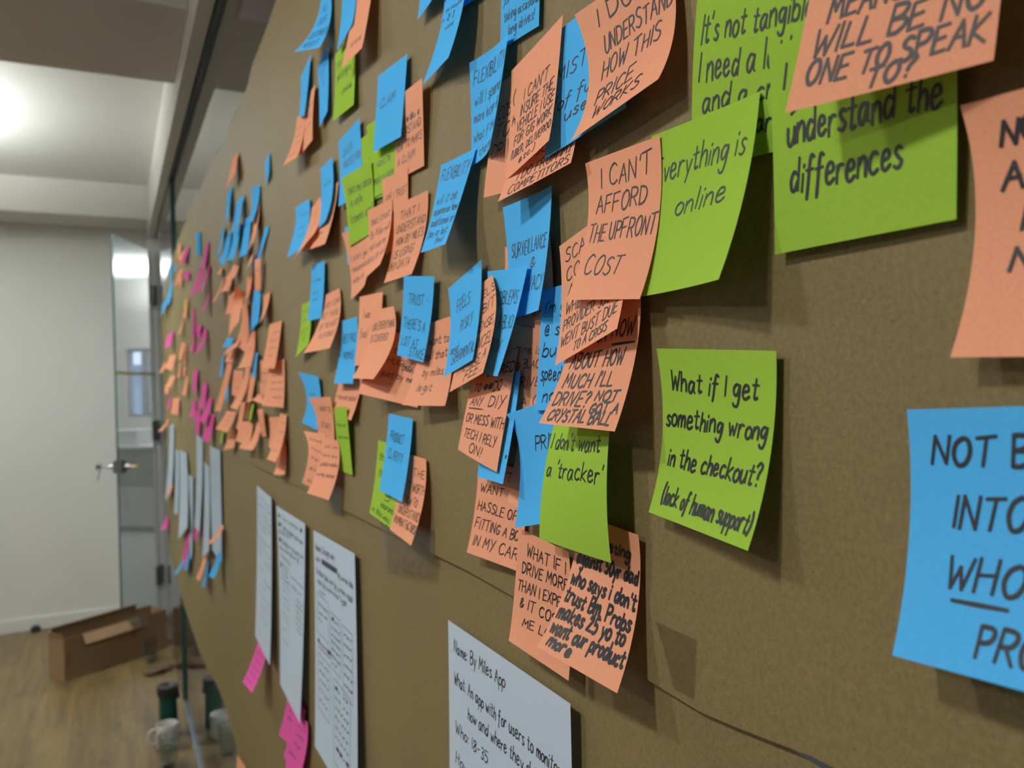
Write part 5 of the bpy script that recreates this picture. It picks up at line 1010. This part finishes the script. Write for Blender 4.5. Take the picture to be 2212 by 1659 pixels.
F18 bn -26 5843 17322 -21 -298 -77 -40 -588 -144 -5 -22 -206 -38 -309 -285 -72 -596 -358 -11 126 -418 -57 -209 -493 -109 -550 -569 -30 438 -663 -89 -11 -721 -158 -459 -785
F24 gn -31 8198 16754 6 -365 -17 9 -740 -37 8 15 -221 15 -352 -243 18 -730 -268 14 24 -444 20 -350 -472 24 -729 -502 20 27 -667 24 -356 -703 26 -745 -738
F29 bn -21 9159 16992 -2 -454 -1 -6 -898 -2 6 -8 -251 6 -462 -262 5 -906 -271 -2 -15 -502 1 -470 -522 3 -914 -540 -25 -23 -751 -19 -478 -781 -14 -922 -808
F22 gn -63 7892 16790 9 -399 -28 20 -787 -54 25 -11 -242 34 -386 -265 43 -754 -286 41 -18 -483 47 -373 -503 56 -720 -520 46 -23 -722 50 -356 -739 56 -687 -755
F26b bn -11 9025 15980 2 -440 -47 3 -875 -91 1 -26 -145 4 -441 -183 5 -856 -219 2 -54 -289 5 -446 -319 6 -842 -349 3 -86 -432 6 -454 -455 5 -833 -479
F26 cn -72 8921 15895 37 -465 -22 57 -929 -46 47 -54 -252 60 -507 -260 58 -948 -268 61 -109 -505 52 -540 -497 29 -959 -487 44 -154 -756 13 -563 -729 -32 -959 -699
F21 cn -29 7075 16801 -18 -412 -46 -35 -819 -91 6 34 -241 -9 -380 -282 -25 -792 -324 13 74 -481 5 -331 -514 -8 -745 -550 17 111 -724 16 -286 -749 7 -700 -781
F20 bn -29 7561 17186 3 -424 -50 7 -838 -97 -19 8 -247 -16 -412 -294 -12 -822 -337 -40 18 -494 -36 -397 -536 -31 -802 -576 -61 29 -739 -57 -379 -777 -51 -779 -813
F23 gn -122 8690 16452 39 -450 -14 70 -889 -28 32 -26 -234 64 -454 -244 90 -874 -253 56 -20 -479 82 -438 -481 101 -851 -483 76 28 -734 93 -401 -726 106 -821 -719
F27 cn -20 7553 16180 -1 -385 -37 -1 -766 -69 3 -14 -248 5 -373 -253 6 -735 -258 6 -27 -495 10 -361 -471 13 -705 -449 8 -44 -743 13 -359 -691 15 -688 -644
F28 cn -25 7206 15848 4 -451 -24 10 -886 -45 4 16 -234 15 -402 -243 20 -828 -254 -19 62 -469 1 -308 -467 3 -725 -474 -78 107 -705 -52 -206 -702 -52 -606 -710
F25 cn -35 8013 15970 6 -387 -19 13 -764 -35 4 -10 -243 1 -393 -248 -1 -767 -249 -21 -14 -484 -33 -394 -472 -45 -767 -459 -76 -14 -718 -97 -392 -689 -120 -765 -660
F35 cn -5 10617 16401 -3 -524 -46 -12 -1021 -86 -18 49 -159 -6 -466 -201 -7 -982 -242 -73 105 -303 -48 -407 -348 -41 -942 -394 -182 76 -440 -139 -402 -487 -119 -928 -537
F34 cn -5 10024 16587 -1 -382 -13 -4 -776 -30 -23 60 -224 -27 -334 -246 -34 -743 -273 -75 88 -452 -78 -304 -481 -87 -719 -514 -152 93 -679 -154 -296 -714 -163 -708 -752
F31 bn -29 11598 16726 8 -423 -25 15 -830 -45 -35 -187 -210 -21 -573 -238 -5 -935 -258 -89 -228 -453 -70 -638 -472 -46 -1004 -482 -160 -102 -732 -137 -602 -729 -106 -1034 -717
F32 cn -36 10548 16506 8 -206 32 15 -415 69 -37 31 -231 -14 -238 -176 7 -512 -119 -112 81 -450 -76 -258 -374 -42 -594 -295 -225 143 -652 -179 -281 -556 -136 -697 -460
F33 bn -31 10027 16891 3 -287 0 5 -572 2 -10 -73 -278 -13 -387 -294 -15 -689 -305 -32 -101 -533 -41 -407 -548 -49 -699 -559 -64 -68 -765 -80 -337 -766 -96 -593 -763
F45 gn -15 11397 15333 0 -261 -1 0 -533 -1 -12 31 -244 -10 -280 -224 -9 -598 -203 -41 62 -490 -39 -300 -446 -36 -663 -404 -89 95 -734 -85 -319 -665 -82 -728 -600
F46 cn -16 9993 15320 8 -325 6 6 -667 11 -50 16 -245 -23 -365 -231 -7 -756 -216 -142 42 -487 -97 -377 -472 -63 -800 -454 -274 82 -719 -212 -361 -710 -159 -802 -698
F44 bn -17 10720 15771 -1 -367 -10 -1 -734 -20 -12 12 -241 -13 -368 -252 -13 -745 -262 -34 24 -481 -35 -368 -492 -35 -755 -503 -65 37 -720 -66 -366 -731 -66 -762 -742
F75 cn -9 9384 14391 0 -523 3 -1 -1023 4 3 108 -176 3 -398 -184 -5 -914 -191 -8 246 -351 -6 -240 -371 -24 -787 -388 -50 343 -524 -46 -120 -558 -70 -682 -584
F47 bn -15 9218 14938 0 -322 -2 0 -651 -5 -13 26 -241 -11 -318 -245 -9 -667 -250 -45 53 -481 -40 -314 -487 -36 -682 -492 -96 81 -720 -89 -310 -725 -83 -699 -731
F50 cn -63 7734 14755 56 -616 -98 28 -1176 -178 -36 78 -215 49 -543 -304 45 -1127 -376 -98 98 -432 24 -493 -513 52 -1077 -575 -190 30 -645 -27 -498 -720 42 -1044 -774
F48a cn -18 8445 15136 -2 -422 -19 -3 -833 -37 -29 -42 -250 -33 -462 -267 -33 -860 -281 -68 -93 -497 -76 -516 -512 -73 -895 -523 -111 -134 -740 -124 -560 -752 -117 -918 -762
F48b cn -55 7938 14938 4 -362 -9 18 -696 -14 -31 -68 -234 -26 -468 -238 -11 -832 -241 -97 -57 -459 -93 -458 -463 -80 -826 -466 -201 23 -676 -198 -334 -685 -189 -673 -694
F51 cn -20 6581 14683 -1 -358 16 -9 -718 32 -23 -3 -232 -8 -369 -219 2 -735 -205 -83 -5 -457 -51 -379 -450 -25 -750 -440 -180 -9 -669 -132 -390 -670 -90 -768 -667
F49 bn -80 6802 15148 12 -344 -45 35 -660 -86 2 40 -232 9 -303 -277 28 -620 -319 -6 101 -463 -3 -245 -507 8 -569 -551 -26 169 -693 -29 -179 -737 -26 -515 -781
F56 cn -15 4880 15099 -2 -311 -21 -4 -629 -39 6 28 -216 6 -300 -216 3 -637 -215 9 72 -432 10 -276 -410 5 -635 -389 3 123 -652 7 -241 -605 -5 -633 -564
F58 cn -13 4838 14764 1 -228 -3 -4 -491 -9 -1 28 -162 -1 -212 -163 -7 -494 -165 -1 56 -327 -3 -201 -323 -13 -506 -322 -3 80 -494 -8 -201 -485 -23 -532 -479
F59 cn -20 4848 14585 -7 -266 -42 -16 -542 -80 -1 25 -213 -8 -248 -231 -19 -533 -247 -3 50 -428 -10 -228 -421 -24 -522 -414 -12 69 -644 -19 -215 -612 -36 -517 -582
F62 cn -16 5404 13636 4 -383 -14 7 -767 -26 -12 20 -231 2 -351 -240 11 -733 -247 -40 42 -462 -16 -316 -467 1 -693 -470 -89 59 -690 -57 -291 -692 -33 -662 -691
F63 cn -5 4732 13869 -17 -305 -4 -40 -635 -10 -26 27 -156 -41 -283 -169 -63 -622 -181 -52 52 -313 -67 -269 -333 -91 -621 -350 -78 67 -471 -94 -267 -497 -119 -630 -518
F61 bn -5 5261 14228 -16 -316 15 -49 -646 33 -21 2 -237 -43 -307 -224 -83 -633 -208 -52 -1 -473 -84 -311 -462 -136 -640 -447 -94 -12 -707 -140 -329 -697 -205 -663 -682
F60 cn -6 5436 14329 -11 -374 43 -27 -761 81 -53 8 -206 -59 -346 -195 -71 -721 -185 -106 9 -414 -109 -331 -435 -120 -696 -454 -160 -1 -621 -165 -333 -675 -177 -694 -722
F67 cn -54 4703 13238 0 -323 -21 4 -641 -45 -2 50 -304 7 -294 -306 20 -630 -313 -19 77 -556 -4 -279 -558 16 -623 -565 -56 72 -750 -34 -280 -773 -9 -624 -798
F65 bn -112 4728 13981 33 -281 56 73 -543 113 23 -110 -150 40 -368 -126 65 -612 -99 26 -133 -391 25 -400 -365 28 -657 -337 5 -78 -729 -16 -382 -664 -35 -673 -599
F57 bn -22 4361 14751 -4 -266 4 -12 -555 7 -23 -14 -212 -27 -279 -218 -33 -567 -224 -45 -13 -458 -53 -292 -462 -64 -593 -466 -67 3 -739 -81 -301 -727 -96 -619 -716
F55 bn -34 4862 15362 13 -337 -4 1 -674 -7 12 -24 -251 6 -353 -256 -25 -682 -258 12 -34 -502 -13 -359 -506 -63 -683 -506 -1 -32 -754 -45 -356 -755 -113 -679 -751
F54 bn -23 5155 14973 -5 -362 -32 -55 -719 -60 4 10 -238 -28 -348 -263 -105 -698 -281 -7 21 -479 -65 -332 -499 -169 -675 -509 -33 33 -722 -118 -314 -739 -247 -649 -742
F52 cn -15 5683 14817 -12 -317 57 -26 -641 115 -36 -68 -213 -52 -430 -141 -69 -790 -70 -82 -95 -443 -101 -470 -367 -122 -842 -293 -137 -79 -692 -160 -439 -628 -185 -798 -563
F53 bn -15 5922 14936 -10 -351 65 -24 -704 130 -22 -90 -220 -38 -423 -164 -58 -761 -107 -56 -127 -451 -79 -462 -399 -105 -802 -345 -102 -113 -698 -132 -469 -643 -164 -827 -586
F70 bn -59 11553 14392 14 -575 -39 25 -1122 -77 30 -313 -245 37 -740 -279 42 -1161 -313 43 -302 -479 44 -705 -513 42 -1106 -547 40 30 -717 35 -468 -751 27 -952 -785
F71 cn -107 10734 14033 10 -594 15 17 -1154 27 45 -218 -190 49 -694 -203 47 -1168 -215 79 -170 -455 83 -608 -471 74 -1079 -485 100 128 -811 101 -388 -801 93 -919 -788
F74 gn -66 9511 13933 -8 -316 12 -15 -635 23 22 24 -252 13 -300 -243 4 -631 -235 43 46 -504 34 -283 -499 23 -623 -494 61 53 -757 53 -276 -756 42 -620 -753
F72 cn -72 11246 13574 24 -581 5 40 -1133 9 -25 -411 -148 4 -842 -181 27 -1265 -213 -54 -490 -370 -18 -895 -415 11 -1297 -458 -86 -242 -684 -44 -747 -709 -8 -1233 -732
F73 cn -44 10189 13545 2 -377 -3 4 -734 -6 -37 -23 -223 -21 -440 -208 -6 -830 -195 -106 -2 -457 -77 -429 -441 -48 -831 -426 -208 59 -698 -166 -349 -700 -125 -740 -701
F76 gn -15 7910 13634 0 -326 -17 1 -660 -34 -15 35 -250 -14 -311 -272 -13 -662 -294 -41 71 -499 -40 -296 -526 -39 -664 -552 -80 107 -748 -78 -281 -778 -77 -668 -807
F78 cn -15 7251 13566 -1 -366 -11 -3 -733 -22 -11 -17 -236 -19 -397 -239 -28 -776 -242 -47 -14 -480 -61 -393 -482 -77 -771 -484 -106 11 -730 -127 -351 -741 -150 -715 -751
F14 cn -6 4887 16212 0 -303 -12 -6 -633 -33 -38 55 -245 -28 -244 -260 -27 -578 -285 -69 101 -497 -53 -204 -518 -47 -546 -549 -93 134 -756 -75 -186 -785 -67 -539 -821
F99 cn -48 4586 15861 7 -367 -9 16 -719 -7 -28 11 -179 -11 -369 -177 6 -735 -166 -74 22 -355 -47 -369 -340 -22 -750 -321 -145 20 -527 -105 -378 -501 -71 -768 -473
F12 bn -35 4124 16227 21 -385 11 30 -787 12 -25 8 -241 -2 -374 -220 4 -783 -214 -52 6 -488 -26 -372 -460 -22 -784 -447 -84 -13 -743 -60 -392 -710 -54 -800 -688
F13 cn -28 4694 16218 -8 -354 33 -17 -704 68 -23 -17 -271 -38 -360 -256 -53 -701 -235 -57 -41 -519 -79 -383 -506 -100 -719 -485 -100 -69 -742 -129 -416 -713 -158 -756 -680
F11 cn -83 3801 16200 11 -399 -15 29 -787 -19 26 -83 -269 33 -454 -260 47 -818 -243 7 -90 -504 8 -464 -482 16 -830 -455 -57 -19 -705 -63 -427 -676 -63 -819 -645
F17 bn -16 4834 16896 0 -270 -44 0 -549 -89 1 14 -156 1 -255 -196 1 -533 -237 1 29 -313 1 -240 -347 1 -517 -383 1 43 -468 1 -225 -498 1 -501 -529
F15 bn -26 5373 16517 8 -353 -34 -32 -705 -67 10 14 -260 -3 -326 -302 -64 -665 -340 10 18 -508 -24 -313 -550 -105 -643 -586 1 14 -744 -54 -316 -777 -154 -641 -802
F16 bn -15 6005 15932 -13 -381 -34 -30 -760 -67 -35 50 -243 -57 -305 -281 -83 -664 -318 -91 71 -477 -122 -279 -513 -157 -634 -548 -168 63 -697 -207 -306 -725 -251 -675 -751
F77 bn -15 7536 13910 -3 -358 -15 -7 -719 -30 -23 13 -247 -29 -349 -262 -34 -713 -277 -58 26 -493 -65 -339 -507 -73 -707 -522 -104 40 -737 -113 -330 -751 -123 -700 -764
F68 cn -15 3989 13423 -4 -295 -12 -14 -598 -24 -30 27 -254 -14 -277 -263 -3 -587 -272 -122 45 -504 -86 -268 -521 -55 -587 -536 -270 52 -735 -216 -274 -770 -167 -602 -799
F66 gn -54 4181 13957 -38 -349 19 -60 -694 33 -60 8 -226 -85 -348 -217 -93 -698 -210 -94 22 -459 -105 -342 -457 -101 -700 -457 -104 39 -698 -101 -333 -701 -84 -700 -704
F7 cn -42 3883 14736 0 -281 3 7 -559 8 -35 13 -256 -23 -286 -246 -4 -579 -235 -117 38 -518 -93 -278 -512 -65 -586 -506 -245 67 -776 -210 -261 -787 -174 -582 -797
F6 cn -18 4144 14987 0 -355 71 -2 -710 143 -17 -48 -240 -25 -403 -166 -34 -758 -92 -59 -94 -477 -74 -449 -400 -90 -803 -323 -125 -137 -709 -148 -492 -628 -173 -847 -546
F3 gn -88 2744 15962 -8 -326 -108 -26 -663 -218 19 73 -270 13 -265 -354 -3 -614 -444 46 134 -550 42 -217 -607 32 -573 -670 75 173 -838 81 -183 -860 83 -538 -890
F4 gn -34 3192 15368 -9 -385 -21 -22 -752 -36 8 17 -259 -21 -366 -278 -56 -735 -292 -11 34 -518 -58 -344 -533 -114 -711 -542 -56 51 -775 -121 -320 -784 -198 -684 -786
F5 cn -33 3808 15391 -8 -348 -22 -11 -692 -44 6 -14 -251 -2 -350 -279 -5 -685 -305 -28 9 -502 -34 -329 -534 -36 -664 -564 -102 70 -751 -106 -284 -784 -106 -632 -817
F2 gn -93 2351 15464 15 -377 -35 34 -749 -63 25 16 -262 36 -363 -286 51 -737 -307 46 35 -524 54 -347 -537 63 -723 -550 62 54 -789 66 -330 -790 71 -709 -793
F1 cn -86 2051 15916 41 -309 -23 71 -624 -43 -54 15 -271 -1 -301 -293 40 -619 -312 -119 27 -540 -56 -294 -560 -3 -616 -578 -195 37 -807 -121 -290 -825 -57 -615 -842
F10 gn -40 3187 14338 14 -382 -22 22 -764 -45 24 -7 -273 24 -378 -295 18 -751 -318 13 8 -538 -2 -361 -562 -22 -732 -585 -36 46 -796 -64 -330 -821 -98 -706 -844
F8 cn -62 1594 15006 2 -368 -21 5 -735 -42 44 -12 -238 45 -368 -264 46 -727 -287 37 0 -495 35 -356 -518 34 -716 -540 -23 35 -768 -27 -333 -778 -31 -700 -790
F9 bn -15 1838 14070 -1 -374 18 -4 -747 38 -15 -19 -270 -26 -391 -248 -40 -763 -224 -67 -34 -534 -88 -405 -507 -113 -776 -479 -154 -45 -787 -186 -415 -754 -221 -786 -720
"""
# ---------------------------------------------------------------- the notes: 3 x 4 control points each, in tenths of a millimetre
PN = (-0.5, 0.0, 0.5); QN = (0.0, 1 / 3, 2 / 3, 1.0)
def lagr(nodes, x):
    out = []
    for i, a in enumerate(nodes):
        l = 1.0
        for j, b in enumerate(nodes):
            if j != i: l *= (x - b) / (a - b)
        out.append(l)
    return out
class Sheet:
    def __init__(self, nums):
        o = nums[:3]; self.c = [Vector(o) * 1e-4]
        for i in range(3, len(nums), 3):
            self.c.append(Vector((o[0] + nums[i], o[1] + nums[i + 1], o[2] + nums[i + 2])) * 1e-4)
        self.base = (self.c[0] + self.c[2]) * 0.5
        self.w = (self.c[0] - self.c[2]).length
        self.h = sum((self.c[3 * k + 1] - self.c[3 * k + 4]).length for k in range(3))
    def at(self, p, q):
        a = lagr(PN, p - 0.5); b = lagr(QN, q)
        v = Vector((0, 0, 0))
        for j in range(4):
            for i in range(3):
                v += self.c[3 * j + i] * (a[i] * b[j])
        return v - self.base
    def normal(self, p, q):
        e = 0.01
        du = self.at(p + e, q) - self.at(p - e, q); dq = self.at(p, q + e) - self.at(p, q - e)
        n = dq.cross(du).normalized()
        return n if n.x <= 0 else -n
PEN = {'F68': 1.9, 'F1': 1.5, 'F2': 1.35, 'F8': 1.8, 'F9': 1.5, 'F10': 1.25, 'F7': 1.2, 'F66': 1.2, 'F65': 1.2, 'F5': 1.0, 'F67': 1.1, 'F62': 1.1, 'F60': 1.05, 'F3': 1.15, 'F4': 1.0, 'F57': 1.1, 'F11': 1.05, 'F13': 0.9}
def split_corners(pts):
    """cut a stroke at its sharp turns so that the ribbon keeps its width there"""
    out = [[pts[0]]]
    for i in range(1, len(pts)):
        out[-1].append(pts[i])
        if i < len(pts) - 1:
            ax, ay = pts[i][0] - pts[i - 1][0], pts[i][1] - pts[i - 1][1]
            bx, by = pts[i + 1][0] - pts[i][0], pts[i + 1][1] - pts[i][1]
            if ax * bx + ay * by < 0.35 * math.hypot(ax, ay) * math.hypot(bx, by):
                out.append([pts[i]])
    return out
def ribbon(bm, S, pts, width, W, H, lift=0.00022):
    # dense points in note metres
    P = [(p * W, q * H) for p, q in pts]
    D = [P[0]]
    for a, b in zip(P, P[1:]):
        L = math.hypot(b[0] - a[0], b[1] - a[1])
        n = max(1, int(L / 0.007))
        for k in range(1, n + 1):
            D.append((a[0] + (b[0] - a[0]) * k / n, a[1] + (b[1] - a[1]) * k / n))
    L = []
    m = len(D)
    for i in range(m):
        a = D[max(i - 1, 0)]; b = D[min(i + 1, m - 1)]
        dx, dy = b[0] - a[0], b[1] - a[1]; l = math.hypot(dx, dy) or 1e-9
        nx, ny = -dy / l, dx / l
        k = width / 2 * (0.75 if i in (0, m - 1) else 1.0)
        ex = (-dx / l * width * 0.3 if i == 0 else dx / l * width * 0.3 if i == m - 1 else 0)
        ey = (-dy / l * width * 0.3 if i == 0 else dy / l * width * 0.3 if i == m - 1 else 0)
        row = []
        for s in (-1, 1):
            p = min(max((D[i][0] + ex + nx * k * s) / W, 0.004), 0.996); q = min(max((D[i][1] + ey + ny * k * s) / H, 0.004), 0.996)
            row.append(bm.verts.new(S.at(p, q) + S.normal(p, q) * lift))
        L.append(row)
    for a, b in zip(L, L[1:]):
        bm.faces.new((a[0], a[1], b[1], b[0]))
COLOR = {'c': 'coral', 'b': 'blue', 'g': 'green', 'p': 'pink', 'w': 'white'}
def build_note(key, col, mode, nums, idx):
    S = Sheet(nums)
    np_, nq = (6, 8) if mode == 'f' else (12, 16)
    name = 'paper_sheet' if col == 'w' else 'sticky_note'
    bm = bmesh.new()
    g = [[bm.verts.new(S.at(i / np_, j / nq)) for i in range(np_ + 1)] for j in range(nq + 1)]
    for j in range(nq):
        for i in range(np_):
            bm.faces.new((g[j][i], g[j + 1][i], g[j + 1][i + 1], g[j][i + 1]))
    o = obj(name, bm, M[COLOR[col]], None, True)
    o.location = S.base
    if key in TEXT:
        W, H = (0.21, 0.297) if col == 'w' else (0.076, 0.076)
        rnd = random.Random(idx * 7 + 3)
        ib = bmesh.new()
        wd = PEN.get(key, 0.85) * 1e-3
        if col == 'w': wd = 0.0011
        for item in TEXT[key]:
            if item[0] == 'R':
                _, p0, p1, q0, q1 = item
                strokes = [[(p0, q0), (p1, q0 + 0.004), (p1 - 0.01, q1), (p0 + 0.008, q1 - 0.004), (p0, q0)]]
            else:
                strokes = write_line(*item, rnd, H)
            for s in [piece for st in strokes for piece in split_corners(st)]:
                if len(s) > 1: ribbon(ib, S, s, wd * (0.7 if item[0] == 'R' else 1), W, H)
        k = obj('handwriting', ib, M['ink'], o)
    return o, S
RANK = ['topmost', 'second', 'third', 'fourth', 'fifth', 'sixth', 'seventh', 'eighth', 'ninth', 'tenth', 'eleventh', 'twelfth', 'thirteenth', 'fourteenth', 'fifteenth', 'sixteenth', 'seventeenth', 'eighteenth', 'nineteenth', 'twentieth', 'twenty-first', 'twenty-second']
def rank_label(S, key, members, text):
    order = sorted(members, key=key)
    return {m: text(RANK[i]) for i, m in enumerate(order)}
items = {}
for idx, line in enumerate(NOTE_DATA.strip().split('\n')):
    t = line.split()
    items[t[0]] = (t[1][0], t[1][1], *build_note(t[0], t[1][0], t[1][1], list(map(int, t[2:])), idx))
labels = dict(LABELS)
def zone(k):
    if k in labels: return None
    if k[0] == 'Z': return 'strip of notes nearest the glass door'
    if k[0] == 'K': return 'far magenta column of notes'
    if k[0] == 'G':
        y = items[k][3].base.y
        return ('left side' if y > 1.86 else 'middle' if y > 1.62 else 'right side') + ' of the crowded far cluster'
buckets = {}
for k, it in items.items():
    z = zone(k)
    if z: buckets.setdefault((COLOR[it[0]], z), []).append(k)
for (c, z), ks in buckets.items():
    ks.sort(key=lambda k: -items[k][3].at(0.5, 0.5).z - items[k][3].base.z)
    for i, k in enumerate(ks):
        if len(ks) == 1: labels[k] = 'only %s sticky note, %s' % (c, z)
        elif i == len(ks) - 1: labels[k] = 'lowest %s sticky note, %s' % (c, z)
        else: labels[k] = '%s %s sticky note%s, %s' % (RANK[i], c, ' down' if i else '', z)
GROUPS = {'Z': 'sticky notes in the strip beside the glass door', 'K': 'magenta sticky notes in the far column', 'G': 'sticky notes of the crowded far cluster',
          'L': 'sticky notes under the far white sheets', 'F': 'sticky notes of the near clusters', 'P': 'sticky notes under the white sheets', 'S': 'white sketch sheets', 'W': 'white sheets on the far wall'}
for k, it in items.items():
    tag(it[2], labels[k], 'paper sheet' if it[0] == 'w' else 'sticky note', GROUPS[k[0]])
